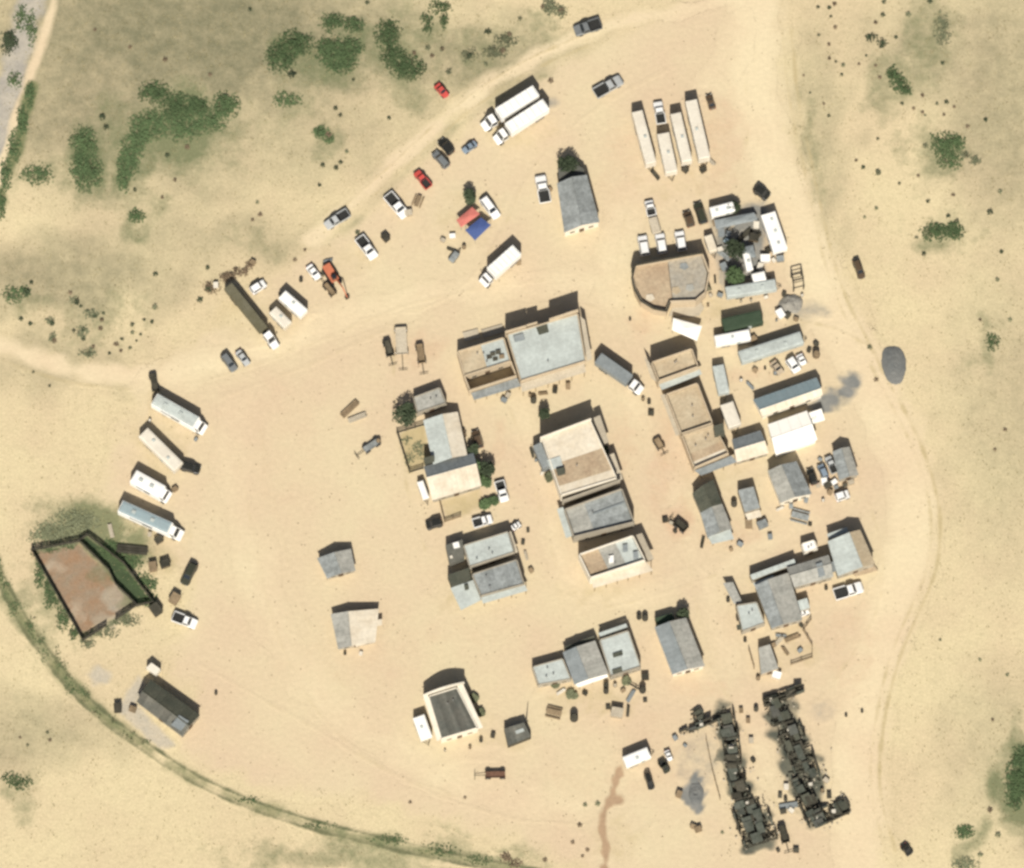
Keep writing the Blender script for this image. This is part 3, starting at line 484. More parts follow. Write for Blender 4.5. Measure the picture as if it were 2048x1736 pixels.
b = bldg('bunkhouse_wing', 'tan gabled wing with darker west slope standing north to south in the compound', [(1512,1172),(1576,1148),(1602,1238),(1544,1254)], 3.3, 'ns', 'grey', 'tgrey', t=.36, rise=.9, n=9)
b = bldg('loading_dock', 'narrow white shelter roof over a dark gap above the bunkhouse', [(1500,1150),(1588,1118),(1592,1127),(1505,1160)], 2.8, 'shed', 'lgrey', rise=.15, n=8, open_=False); porch(b, [(1506,1166),(1546,1150),(1549,1156),(1509,1172)], 2.4, 'lgrey', posts=False)
b = bldg('west_annex', 'square light grey flat roof joined to the west of the tan wing', [(1472,1210),(1514,1203),(1530,1246),(1484,1263)], 3.0, 'flat', 'lgrey', par=.15); block(b, 'chimney', [(1473,1250),(1481,1248),(1483,1257),(1475,1259)], 2.8, 3.6, 'dark'); porch(b, [(1446,1166),(1466,1164),(1484,1204),(1468,1208)], 2.0, 'tgrey', posts=False)
b = bldg('brick_shed', 'narrow pinkish grey shed with leaning fence at the compound south end', [(1517,1296),(1540,1289),(1557,1337),(1522,1349)], 2.4, 'shed', 'tgrey', rise=.3, n=4, wall='adobe')
b = bldg('white_shed', 'small white flat roofed box shed north of the bunkhouse', [(1602,1087),(1629,1079),(1636,1097),(1608,1106)], 2.5, 'flat', 'white', wall='wallw', par=.08)
b = bldg('carport', 'small carport with pale roof among the compound debris', [(1582,1206),(1614,1196),(1620,1216),(1588,1226)], 2.2, 'shed', 'lgrey', rise=.2, n=4, open_=False)
# --- south group
b = bldg('low_house', 'low light grey flat roof, westmost of the three joined southern houses', [(1064,1333),(1126,1316),(1143,1358),(1076,1370)], 2.6, 'flat', 'lgrey', par=.12)
b = bldg('middle_house', 'grey gabled house with bright white front, middle of the three southern houses', [(1128,1306),(1189,1284),(1214,1346),(1150,1366)], 3.2, 'ns', 'bgrey', 'tgrey', t=.4, rise=.7, n=8, wall='wallw'); porch(b, [(1130,1293),(1188,1271),(1190,1279),(1133,1301)], 2.4, 'dark', posts=False); porch(b, [(1151,1367),(1214,1346),(1216,1354),(1156,1375)], 2.3, 'white')
b = bldg('right_house', 'light grey flat roof with two dark skylights, right of the three southern houses', [(1198,1279),(1257,1260),(1282,1333),(1221,1353)], 3.4, 'flat', 'lgrey', par=.2); porch(b, [(1197,1266),(1252,1247),(1255,1254),(1200,1273)], 2.6, 'lgrey')
for x, y in ((1235,1309),(1234,1342)): block(b, 'skylight', [(x-10,y-2),(x+9,y-8),(x+11,y),(x-8,y+6)], 3.2, 3.5, 'dark')
b = bldg('long_shed', 'separate gabled shed with blue grey west slope and white south end', [(1312,1256),(1371,1238),(1407,1330),(1346,1346)], 3.4, 'ns', 'bgrey', 'tgrey', t=.45, rise=1.1, n=9, wall='wallw'); block(b, 'lean_to', [(1310,1236),(1344,1226),(1350,1240),(1316,1250)], 0, 2.2, 'green')
# --- north
b = bldg('quonset_barn', 'gabled grey barn with white south end near the top, beside a white pickup', [(1116,368),(1172,352),(1197,442),(1130,462)], 3.8, 'ns', 'grey', 'grey', t=.5, rise=1.4, n=8, wall='wallw'); block(b, 'north_annex', [(1116,338),(1150,326),(1168,338),(1170,352),(1118,364)], 0, 2.8, 'dgrey')
# --- south west
b = bldg('chapel', 'white walled chapel with dark striped roof and curved north front', [(856,1392),(914,1374),(956,1456),(882,1478)], 4.0, 'flat', 'dgrey', wall='wallw', par=.2, n=9, jit=.09)
porch(b, [(846,1390),(856,1388),(884,1478),(874,1482)], 3.7, 'wallw', posts=False); porch(b, [(914,1372),(926,1368),(966,1455),(956,1458)], 3.7, 'wallw', posts=False)
p_, q_ = P(928, 1362, 4.4), P(846, 1388, 4.4); mb = MB(b.location); pts = []
for i in range(13):
    t_ = i/12; pt = lerp(p_, q_, t_); pts.append((pt.x, pt.y, 3.9+1.3*math.sin(math.pi*t_)))
nn = Vector((q_.y-p_.y, -(q_.x-p_.x), 0)).normalized()*.3
for i in range(12):
    a, c = Vector(pts[i]), Vector(pts[i+1]); mb.hexa([Vector((a.x,a.y,0)), Vector((c.x,c.y,0)), Vector((c.x,c.y,0))-nn, Vector((a.x,a.y,0))-nn], [a, c, c-nn, a-nn])
mb.build('curved_front', M['wallw'], b)
b = bldg('dark_barn', 'dark roofed barn with pale blue east panels beside the grass track', [(302,1362),(397,1430),(364,1470),(276,1403)], 2.8, 'ew', 'dark', 'dgrey', t=.58, rise=1.3, n=8, wall='wallg'); block(b, 'roof_sheet', [(358,1430),(378,1442),(362,1462),(342,1450)], 4.0, 4.05, 'bgrey')  # north-east slope takes the darker material, shade put into its colour
b = bldg('privy', 'tiny white shed just north of the dark barn', [(292,1336),(303,1326),(321,1338),(312,1350)], 2.0, 'shed', 'offw', rise=.3, n=3, wall='wallw', open_=False)
b = bldg('plank_cabin', 'small grey plank cabin standing alone in the open west yard', [(637,1118),(701,1100),(708,1140),(655,1154)], 2.3, 'ns', 'grey', 'tgrey', t=.5, rise=1.0, n=5)
b = bldg('patched_shack', 'light grey patched shack with pale flaps, south of the plank cabin', [(664,1230),(756,1220),(748,1282),(678,1296)], 2.2, 'ns', 'tgrey', 'cream', t=.35, rise=.7, n=6, wall='wwood'); block(b, 'awning', [(738,1242),(764,1238),(764,1250),(740,1254)], 1.9, 1.98, 'cream'); block(b, 'awning', [(708,1286),(742,1276),(744,1284),(712,1294)], 1.7, 1.78, 'cream')  # greyer west slope: its shade is painted in through the roof material
# --- round walled set building
def polybuilding():
    pts = [(1270,530),(1405,505),(1420,545),(1412,585),(1392,602),(1340,604),(1333,622),(1307,617),(1282,602),(1270,580),(1264,556)]
    h = 4.4; q = [P(x, y, h) for x, y in pts]; c = sum(q, Vector())/len(q); org = Vector((c.x, c.y, 0))
    root = empty('rounded_building', org, 0, 'large building with rounded west wall and brown and grey roof', 'building')
    for i in range(len(q)): wallpanel(root, q[(i+1) % len(q)], q[i], 0, h, org, M['adobe'], .3)
    for nm, pp, mm in (('roof', [(1272,534),(1335,520),(1345,602),(1333,620),(1307,615),(1284,600),(1272,578),(1267,556)], 'brown'), ('roof', [(1336,520),(1402,508),(1414,545),(1408,582),(1391,599),(1346,601)], 'ochre')):
        z = h-.95; mb = MB(org); mb.prism([tuple(P(x, y+1.5, z)[:2]) for x, y in pp], z-.12, z); mb.build(nm, M[mm], root)
    for x, y, mm in ((1368,532,'grey'),(1380,575,'tgrey'),(1352,580,'tan'),(1300,595,'cream')):
        z = h-.8; mb = MB(org); mb.prism([tuple(P(x+10*math.cos(k), y+8*math.sin(k), z)[:2]) for k in (0.3,1.4,2.6,3.9,5.2)], h-.94, z); mb.build('roof_patch', M[mm], root)
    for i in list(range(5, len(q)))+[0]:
        a, c_ = q[i], q[(i+1) % len(q)]; mb = MB(org); mb.plank(Vector((a.x,a.y,h+.06)), Vector((c_.x,c_.y,h+.06)), .42, .14); mb.build('shade_rim', M['dwood'], root)  # dark rim added along the wall tops, painting the parapet's shadow line
    mb = MB(org); mb.prism([tuple(P(x, y, .35)[:2]) for x, y in ((1345,612),(1400,600),(1408,616),(1398,632),(1338,632))], .05, .35); mb.build('boardwalk', M['wwood'], root)
    return root
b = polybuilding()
def tentpyr(label, cx, cy, r, h, m, rot=.3):
    p = P(cx, cy, 0); root = empty('pyramid_tent', p, rot, label, 'tent'); mb = MB(); mb.add([(-r,-r,0),(r,-r,0),(r,r,0),(-r,r,0),(0,0,h)], [(0,1,4),(1,2,4),(2,3,4),(3,0,4),(3,2,1,0)]); mb.build('canvas', M[m], root)
    mb = MB(); mb.bar((0,0,h-.1), (0,0,h+.5), .05); mb.build('pole', M['wood'], root)
tentpyr('small dark pyramid tent at the east side of the rounded building', 1408, 572, 1.3, 2.4, 'olive')
def canopy(label, quad, z, m, name='canopy_tent', sag=.35, group=None):
    q = [P(x, y, z) for x, y in quad]; c = sum(q, Vector())/4; org = Vector((c.x, c.y, 0)); root = empty(name, org, 0, label, 'canopy', group)
    mb = MB(org); k = 6; vs = []; 
    for j in range(k+1):
        for i in range(k+1):
            p = lerp(lerp(q[0], q[1], i/k), lerp(q[3], q[2], i/k), j/k); u = min(i, k-i, j, k-j)/(k/2); vs.append(p+Vector((0,0,sag*u+.05*random.random())))
    n1 = len(vs); fs = []
    for j in range(k):
        for i in range(k): a = j*(k+1)+i; fs.append((a+k+1, a+k+2, a+1, a))
    vs += [v-Vector((0,0,.03)) for v in vs]; fs += [tuple(n1+i for i in reversed(f)) for f in fs[:k*k]]
    for i in range(k):
        for a, b_ in ((i, i+1), ((i+1)*(k+1), i*(k+1)), (i*(k+1)+k, (i+1)*(k+1)+k), (k*(k+1)+i+1, k*(k+1)+i)): fs.append((a, b_, b_+n1, a+n1))
    mb.add(vs, fs); mb.build('cloth', M[m], root)
    for p in q:
        e = lerp(p, c, .04); l = MB(org); l.bar((e.x, e.y, 0), (e.x, e.y, z), .04); l.build('leg', M['steel'], root)
    return root
canopy('red canopy beside the blue tarp near the parked vehicles', [(913,440),(944,414),(960,428),(922,455)], 2.4, 'redtarp')
canopy('blue tarp canopy beside the red one', [(930,460),(962,435),(982,450),(950,481)], 2.5, 'bluetarp')
canopy('white canvas fly south of the rounded building', [(1346,636),(1404,652),(1394,682),(1344,660)], 2.6, 'canvas')
canopy('grey tarp spread between the white trailers', [(1428,440),(1508,425),(1516,440),(1432,458)], 2.2, 'bgrey')
canopy('small dark grey tarp shelter behind the cottonwood tree', [(1484,495),(1506,490),(1512,514),(1488,518)], 2.2, 'bgrey')

# ------------------------------------------------------------------ vehicles
WC = {}
def wheel(root, x, y, r=.38, wd=.25):
    k = (r, wd)
    if k not in WC:
        t = MB(); t.bar((0,-wd/2,0), (0,wd/2,0), r, n=14); ri = MB(); ri.bar((0,-wd/2-.015,0), (0,wd/2+.015,0), r*.58, n=10)
        WC[k] = (t.mesh('wheel', M['tyre']), ri.mesh('rim', M['steel']))
    wo = inst('wheel', WC[k][0], root, (x, y, r)); inst('rim', WC[k][1], wo)
def loft(secs):
    """secs: (x, halfwidth, z0, z1, top halfwidth)"""
    mb = MB(); vs = []; fs = []
    for x, hw, z0, z1, tw in secs: vs += [(x,-hw*.92,z0),(x,-hw,z0+(z1-z0)*.45),(x,-tw,z1-.05),(x,-tw*.9,z1),(x,tw*.9,z1),(x,tw,z1-.05),(x,hw,z0+(z1-z0)*.45),(x,hw*.92,z0)]
    n = len(secs)
    for i in range(n-1):
        for j in range(8): a = i*8+j; b_ = i*8+(j+1) % 8; fs.append((a, a+8, b_+8, b_))
    fs.append(tuple(range(7,-1,-1))[::-1]); fs.append(tuple(range((n-1)*8, n*8))[::-1])
    mb.add(vs, fs); return mb
def cabin(root, x0, x1, X0, X1, hw, z0, z1, paint, tw=.8):
    """glass house: windscreen at the x1 (front) end"""
    mb = MB(); mb.frus(x0, x1, hw, z0, X0, X1, hw*tw, z1); mb.build('cab', paint, root, bevel=.06)
    def pane(name, q):
        c = sum((Vector(p) for p in q), Vector())/4; q = [c+(Vector(p)-c)*.86 for p in q]; n = (q[1]-q[0]).cross(q[3]-q[0]).normalized()
        m_ = MB(); m_.slab([p+n*.02 for p in q], .03); m_.build(name, M['glass'], root)
    t = hw*tw
    pane('windscreen', [(x1,-hw,z0),(x1,hw,z0),(X1,t,z1),(X1,-t,z1)]); pane('rear_window', [(x0,hw,z0),(x0,-hw,z0),(X0,-t,z1),(X0,t,z1)])
    pane('side_window', [(x0,-hw,z0),(x1,-hw,z0),(X1,-t,z1),(X0,-t,z1)]); pane('side_window', [(x1,hw,z0),(x0,hw,z0),(X0,t,z1),(X1,t,z1)])
def lamps(root, xf, xr, hw, z):
    for s in (-1, 1):
        m_ = MB(); m_.box(xf-.05, xf+.03, s*hw*.7-.15, s*hw*.7+.15, z-.09, z+.09); m_.build('headlight', M['lamp'], root)
        m_ = MB(); m_.box(xr-.03, xr+.05, s*hw*.78-.1, s*hw*.78+.1, z-.05, z+.15); m_.build('tail_light', M['c_red'], root)
def place(name, label, cat, rear, frnt, z=1.2, group=None):
    a, b_ = P(*rear, z), P(*frnt, z); d = b_-a; c = (a+b_)/2
    return empty(name, (c.x, c.y, 0.06), math.atan2(d.y, d.x), label, cat, group), math.hypot(d.x, d.y)
def car(label, rear, frnt, paint, kind='suv', wd=None, group='vehicles parked around the town'):
    nm = {'suv':'parked_car','sedan':'parked_car','pickup':'pickup_truck'}[kind]; cat = {'suv':'car','sedan':'car','pickup':'pickup'}[kind]
    root, L = place(nm, label, cat, rear, frnt, 1.2, group); h = L/2; hw = (wd/10 if wd else 1.95)/2; m = M[paint]
    if kind == 'suv':
        loft([(-h,hw*.9,.45,.95,hw*.82),(-h*.92,hw,.35,1.08,hw*.9),(h*.45,hw,.35,1.1,hw*.9),(h*.9,hw*.95,.35,.95,hw*.84),(h,hw*.82,.45,.75,hw*.7)]).build('body', m, root)
        cabin(root, -h*.94, h*.5, -h*.84, h*.2, hw*.88, 1.06, 1.75, m)
    elif kind == 'sedan':
        loft([(-h,hw*.85,.4,.85,hw*.75),(-h*.9,hw,.3,.95,hw*.86),(h*.4,hw,.3,.95,hw*.86),(h*.9,hw*.95,.3,.8,hw*.82),(h,hw*.8,.4,.65,hw*.65)]).build('body', m, root)
        cabin(root, -h*.66, h*.42, -h*.36, h*.1, hw*.84, .93, 1.42, m)
    else:
        loft([(-h*.1,hw*.98,.45,1.1,hw*.92),(h*.45,hw,.4,1.15,hw*.92),(h*.9,hw*.97,.4,1.05,hw*.88),(h,hw*.86,.5,.85,hw*.78)]).build('body', m, root)
        cabin(root, -h*.12, h*.52, -h*.06, h*.3, hw*.9, 1.1, 1.8, m)
        m_ = MB(); m_.box(-h, -h*.12, -hw*.96, hw*.96, .5, .72); m_.build('bed_floor', M['chassis'], root)
        for s in (-1, 1): m_ = MB(); m_.box(-h, -h*.13, s*hw*.96-.07, s*hw*.96+.07, .5, 1.15); m_.build('bed_side', m, root)
        m_ = MB(); m_.box(-h-.04, -h+.05, -hw*.9, hw*.9, .55, 1.12); m_.build('tailgate', m, root)
    for s in (-1, 1):
        for x in (-h*.6, h*.62): wheel(root, x, s*(hw-.12))
    lamps(root, h, -h, hw, .72); return root
def trailer(label, rear, frnt, wd, hgt, paint='white', roofp=None, vents=2, name='box_trailer', cat='trailer', z0=.7, group='white trailers', tongue=True, ribs=0):
    root, L = place(name, label, cat, rear, frnt, hgt, group); h = L/2; hw = wd/20
    mb = MB(); mb.box(-h, h, -hw, hw, z0, hgt); mb.build('body', M[paint], root, bevel=.07)
    mb = MB(); mb.hexa([(-h+.04,-hw+.04,hgt),(h-.04,-hw+.04,hgt),(h-.04,hw-.04,hgt),(-h+.04,hw-.04,hgt)], [(-h+.15,-hw*.7,hgt+.09),(h-.15,-hw*.7,hgt+.09),(h-.15,hw*.7,hgt+.09),(-h+.15,hw*.7,hgt+.09)]); mb.build('roof', M[roofp or paint], root)
    for i in range(vents):
        x = -h+L*(i+.6)/(vents+.2); y = random.uniform(-.25, .25)*hw; mb = MB(); mb.box(x-.3, x+.3, y-.28, y+.28, hgt+.05, hgt+.3); mb.build('roof_vent', M['lgrey'], root, bevel=.05)
    for i in range(ribs):
        x = -h+L*(i+.5)/ribs; mb = MB(); mb.box(x-.04, x+.04, -hw-.01, hw+.01, z0, hgt+.1); mb.build('rib', M[paint], root)
    mb = MB(); mb.box(-h*.97, h*.97, -hw*.8, hw*.8, z0-.25, z0); mb.build('chassis', M['chassis'], root)
    for s in (-1, 1):
        for x in (-h*.55, -h*.55+.95): wheel(root, x, s*(hw-.1), .42)
        mb = MB(); mb.box(h*.2, h*.2+.8, s*(hw+.012)-.02, s*(hw+.012)+.02, z0+.1, min(hgt-.3, z0+2)); mb.build('door', M['lgrey'], root)
    if tongue:
        mb = MB(); mb.bar((h,-hw*.6,z0-.1), (h+1.1,0,z0-.1), .06); mb.bar((h,hw*.6,z0-.1), (h+1.1,0,z0-.1), .06); mb.bar((h+1.1,0,z0-.1), (h+1.1,0,.05), .05); mb.build('tongue', M['chassis'], root)
    return root
def rv(label, rear, frnt, wd, roof='offw', cabpaint='white', cab_len=2.0, hgt=3.1, group='motorhomes'):
    root, L = place('motorhome', label, 'motorhome', rear, frnt, hgt*.9, group); h = L/2; hw = wd/20
    mb = MB(); mb.frus(-h, h-cab_len*.8, hw, .5, -h+.05, h-cab_len, hw*.93, hgt); mb.build('body', M['white'], root, bevel=.12)
    mb = MB(); mb.hexa([(-h+.2,-hw*.86,hgt),(h-cab_len-.15,-hw*.86,hgt),(h-cab_len-.15,hw*.86,hgt),(-h+.2,hw*.86,hgt)], [(-h+.4,-hw*.5,hgt+.1),(h-cab_len-.35,-hw*.5,hgt+.1),(h-cab_len-.35,hw*.5,hgt+.1),(-h+.4,hw*.5,hgt+.1)]); mb.build('roof', M[roof], root)
    loft([(h-cab_len,hw*.92,.5,1.9,hw*.88),(h-cab_len*.5,hw*.9,.5,1.35,hw*.82),(h-.1,hw*.85,.5,1.1,hw*.75),(h,hw*.75,.55,.9,hw*.6)]).build('hood', M[cabpaint], root)
    cabin(root, h-cab_len-.05, h-cab_len*.35, h-cab_len-.02, h-cab_len*.62, hw*.86, 1.3, 2.25, M[cabpaint])
    for i, x in enumerate((-h*.55, h*.05)):
        mb = MB(); mb.box(x-.4, x+.4, -.35, .35, hgt+.06, hgt+.36); mb.build('air_conditioner', M['lgrey'], root, bevel=.06)
    mb = MB(); mb.box(-h*.2, h*.1, -hw-.02, -hw+.04, 1.5, 2.2); mb.build('side_window', M['glass'], root)
    mb = MB(); mb.bar((-h*.6, -hw*1.02, hgt-.35), (h*.15, -hw*1.02, hgt-.35), .1); mb.build('awning_roll', M['bgrey'], root)
    for s in (-1, 1):
        for x in (-h*.5, h-cab_len*.55): wheel(root, x, s*(hw-.14), .42)
    lamps(root, h, -h, hw, .8); return root
def boxtruck(label, rear, frnt, wd, hgt=3.6, paint='white', cab_len=2.3, name='box_truck', trailer_gap=.5, roofp=None, sleeper=False, group='trucks', bodyroof=True):
    root, L = place(name, label, 'truck', rear, frnt, hgt*.85, group); h = L/2; hw = wd/20; e = h-cab_len-trailer_gap
    mb = MB(); mb.box(-h, e, -hw, hw, 1.0, hgt); mb.build('cargo_box', M[paint], root, bevel=.06)
    mb = MB(); mb.box(-h+.1, e-.1, -hw+.1, hw-.1, hgt-.02, hgt+.05); mb.build('roof', M[roofp or paint], root)
    for k in range(7):
        x = -h+.3+(e+h-.6)*k/6; mb = MB(); mb.box(x-.05, x+.05, -hw+.06, hw-.06, hgt+.04, hgt+.08); mb.build('roof_rib', M['lgrey' if paint == 'white' else paint], root)
    mb = MB(); mb.box(-h*.98, h*.9, -hw*.5, hw*.5, .65, 1.0); mb.build('chassis', M['chassis'], root)
    z = 2.5 if sleeper else 1.9; c0 = h-cab_len
    loft([(c0,hw*.92,.6,1.5,hw*.88),(h-cab_len*.35,hw*.9,.6,1.45,hw*.82),(h,hw*.8,.6,1.2,hw*.7)]).build('hood', M['c_white'], root)
    cabin(root, c0, c0+cab_len*.62, c0+.05, c0+cab_len*.42, hw*.9, 1.45, z+.4, M['c_white'], .86)
    for s in (-1, 1):
        for x in ((-h*.72, -h*.72+1.1, h-cab_len*.35) if L > 9 else (-h*.5, h-cab_len*.4)): wheel(root, x, s*(hw-.15), .5, .3)
        mb = MB(); mb.box(c0+cab_len*.55, c0+cab_len*.6, s*hw*1.05-.08, s*hw*1.05+.08, 1.7, 2.1); mb.build('wing_mirror', M['chassis'], root)
    lamps(root, h, -h, hw, .95); return root
# along the diagonal road, from the top right
car('dark grey pickup alone at the top beside the road', (1201,45), (1149,62), 'c_grey', 'pickup', 25)
car('silver white pickup driving near the top, north of the barn', (1190,187), (1243,157), 'c_silver', 'pickup', 24)
boxtruck('white semi truck with trailer, upper of two parked side by side', (1072,182), (965,248), 25, 4.0, 'white', 3.0, 'semi_truck', .8, sleeper=True)
boxtruck('white semi truck with trailer, lower of two parked side by side', (1092,209), (990,275), 25, 4.0, 'white', 2.6, 'semi_truck', .6, sleeper=True)
car('small slate blue car beside the two white semi trucks', (952,284), (926,302), 'c_blue', 'sedan', 15)
car('black car parked next to a grey one above the road bend', (904,306), (880,279), 'c_black', 'suv', 17)
car('dark grey car just left of the black car', (895,333), (868,303), 'c_grey', 'suv', 17)
car('red car parked in the scrub north of the road', (873,168), (894,192), 'c_red', 'sedan', 16)
car('red pickup with tan bed in the vehicle row', (858,374), (832,342), 'c_red', 'pickup', 17)
car('white pickup with dark bed left of the red pickup', (775,388), (812,432), 'c_white', 'pickup', 23)
car('grey pickup parked by the scrub edge of the road', (696,424), (651,452), 'c_silver', 'pickup', 20)
car('white and grey pickup below the scrub edge pickup', (718,474), (749,515), 'c_white', 'pickup', 22)
car('small white car beside the orange digger', (617,530), (637,556), 'c_white', 'sedan', 17)
car('white van near the long olive trailer', (502,582), (530,564), 'c_white', 'suv', 18)
trailer('bright white box trailer west of the digger', (608,626), (564,588), 21, 2.9, group='trailers in the west row', vents=1)
trailer('pale grey box trailer in the shade of a bright white one', (576,650), (545,619), 20, 2.6, 'offw', group='trailers in the west row', vents=1)
boxtruck('white tractor with very long olive tarp trailer', (456,572), (553,692), 20, 2.7, 'olive', 3.4, 'semi_truck', .9, sleeper=True)
car('dark grey car with pale hood, left of a pair in the west', (446,708), (470,740), 'c_grey', 'suv', 17); car('grey car with white front, right of a pair in the west', (475,701), (496,728), 'c_silver', 'sedan', 15)
rv('grey roofed motorhome, topmost of four on the west side', (308,798), (410,856), 28, 'lgrey'); trailer('long white travel trailer with rounded roof, second of four motorhomes', (286,864), (357,934), 26, 2.9, 'offw', name='travel_trailer', group='motorhomes', vents=2, tongue=False)
rv('short bright white motorhome, third of four on the west side', (266,952), (338,992), 30, 'white', cab_len=1.6); rv('blue roofed motorhome with white cab, lowest of four on the west side', (240,1012), (364,1068), 27, 'blue', cab_len=2.6)
car('black car at the end of the white travel trailer', (362,930), (400,940), 'c_black', 'suv', 19); car('dark olive car parked alone east of the corral', (389,1126), (367,1168), 'c_olive', 'suv', 19); car('white pickup parked at the corral corner', (346,1231), (393,1249), 'c_white', 'pickup', 21)
# north east
trailer('long white trailer, leftmost of the north row', (1274,222), (1302,326), 22, 3.6, 'offw', group='long trailers in the north row', vents=1, ribs=8); trailer('short white trailer behind a pickup in the north row', (1326,266), (1343,344), 25, 3.2, 'offw', group='long trailers in the north row', vents=1, ribs=8)
trailer('long white trailer, third from the left in the north row', (1351,226), (1374,322), 22, 3.6, 'offw', group='long trailers in the north row', vents=1, ribs=8); trailer('longest white trailer, rightmost of the north row', (1382,200), (1409,316), 24, 3.7, 'offw', group='long trailers in the north row', vents=1, ribs=8)
car('white pickup parked above the short trailer of the north row', (1323,246), (1315,202), 'c_white', 'pickup', 20); car('dark brown car right of the north trailer row', (1426,217), (1417,188), 'c_brown', 'sedan', 14)
car('white pickup beside the gabled northern barn', (1091,404), (1080,350), 'c_white', 'pickup', 24); car('white pickup towing a small tan trailer', (1304,430), (1297,400), 'c_white', 'pickup', 19); trailer('small tan utility trailer behind a white pickup', (1314,466), (1305,434), 18, 1.1, 'wwood', name='utility_trailer', group='utility trailers', vents=0, z0=.5)
boxtruck('white box truck parked in the open below the canopies', (1034,500), (964,562), 26, 3.7, 'white', 2.0)
car('white car with dark rear beside the red canopy', (965,394), (995,434), 'c_white', 'suv', 20); trailer('tiny grey cart below the blue canopy', (901,522), (915,504), 13, .9, 'grey', name='utility_trailer', group='utility trailers', vents=0, z0=.5)
for i, (x, y, lab) in enumerate(((1287,488,'white van, left of three parked north of the rounded building'), (1322,484,'white van, middle of three parked north of the rounded building'), (1361,479,'white van, right of three parked north of the rounded building'))): car(lab, (x+4,y+22), (x-3,y-18), 'c_white', 'suv', 21)
car('dark olive car left of the white trailer compound', (1408,446), (1394,404), 'c_olive', 'suv', 19); car('brown car beside the dark olive car', (1383,452), (1372,422), 'c_brown', 'suv', 17); car('black car at the top right corner of the trailer compound', (1511,375), (1537,394), 'c_black', 'suv', 20)
trailer('white office trailer along the top of the compound', (1421,424), (1468,412), 20, 2.8, group='compound trailers'); trailer('large white trailer on the east side of the compound', (1536,426), (1561,500), 30, 3.0, group='compound trailers', vents=3); trailer('small cream trailer inside the compound', (1416,470), (1427,502), 17, 2.2, 'cream', group='compound trailers', vents=0)
trailer('white box trailer above the long grey trailer', (1505,557), (1531,551), 20, 2.6, group='compound trailers', vents=0); trailer('long grey office trailer at the south of the compound', (1452,584), (1552,568), 22, 2.8, 'lgrey', group='compound trailers', vents=2); trailer('white trailer standing upright beside the green tree', (1492,505), (1500,540), 14, 2.3, group='compound trailers', vents=1)
trailer('dark green shipping container below the compound', (1446,650), (1524,632), 27, 2.9, 'green', name='shipping_container', cat='container', vents=0, tongue=False, group='containers', ribs=12, z0=.3); trailer('white office trailer below the green container', (1430,681), (1500,668), 21, 2.7, group='east trailers', vents=1); trailer('long pale trailer north of the blue roof', (1480,714), (1604,674), 25, 2.9, 'lgrey', group='east trailers', vents=2)
car('cream car parked under the long pale trailer', (1545,722), (1563,746), 'c_tan', 'sedan', 17); car('white pickup next to the cream car', (1578,716), (1596,742), 'c_white', 'suv', 20); car('white car at the end of the long pale trailer', (1598,708), (1608,728), 'c_white', 'sedan', 16)
trailer('pale narrow trailer behind the bank', (1436,730), (1448,786), 23, 2.6, 'lgrey', group='east trailers', vents=0); trailer('off white trailer behind the long store', (1453,806), (1470,852), 27, 2.5, 'offw', group='east trailers', vents=0)
boxtruck('tractor truck with grey van trailer beside the town hall', (1196,716), (1284,778), 24, 3.4, 'bgrey', 2.6)
car('dark brown car in the street west of the saloon', (960,895), (949,860), 'c_brown', 'suv', 17); car('white pickup beside the green garden bushes', (998,962), (1010,1002), 'c_white', 'pickup', 20); car('white pickup above the light grey store', (946,1047), (984,1036), 'c_white', 'pickup', 19); car('black car west of the yard fence', (884,1043), (852,1051), 'c_black', 'suv', 18)
trailer('thin white trailer at the west end of the cream roof', (840,962), (852,996), 13, 2.0, group='small trailers', vents=0); car('small white cart at the corner of the light grey store', (1024,1056), (1040,1046), 'c_white', 'sedan', 13); trailer('white caravan along the west side of the chapel', (837,1432), (853,1476), 24, 2.6, group='small trailers', vents=1)
trailer('white trailer at the head of the brown damp channel', (1249,1524), (1298,1504), 22, 2.6, group='small trailers', vents=1); car('white pickup next to the pale stable', (1669,1189), (1725,1172), 'c_white', 'pickup', 24); car('white car between the small eastern sheds', (1671,995), (1698,986), 'c_white', 'suv', 18)
car('dark car squeezed beside the wide barn', (1630,968), (1619,937), 'c_black', 'suv', 15); car('grey car among the gear by the tool shed', (1652,955), (1640,928), 'c_blue', 'suv', 15); car('white pickup against the tool shed', (1670,945), (1655,912), 'c_silver', 'pickup', 15)
car('white car parked under the compound carport', (1592,1228), (1618,1219), 'c_white', 'sedan', 16); car('brown car alone east of the sand road', (1711,520), (1725,556), 'c_brown', 'suv', 15); car('small black car at the bottom right track', (1806,1689), (1822,1708), 'c_black', 'sedan', 15)
car('dark pickup right of the white channel trailer', (1321,1522), (1336,1544), 'c_olive', 'pickup', 13); car('dark car below the white channel trailer', (1293,1546), (1304,1578), 'c_black', 'suv', 13); car('small white cart near the channel trailer', (1333,1500), (1341,1520), 'c_white', 'sedan', 12)
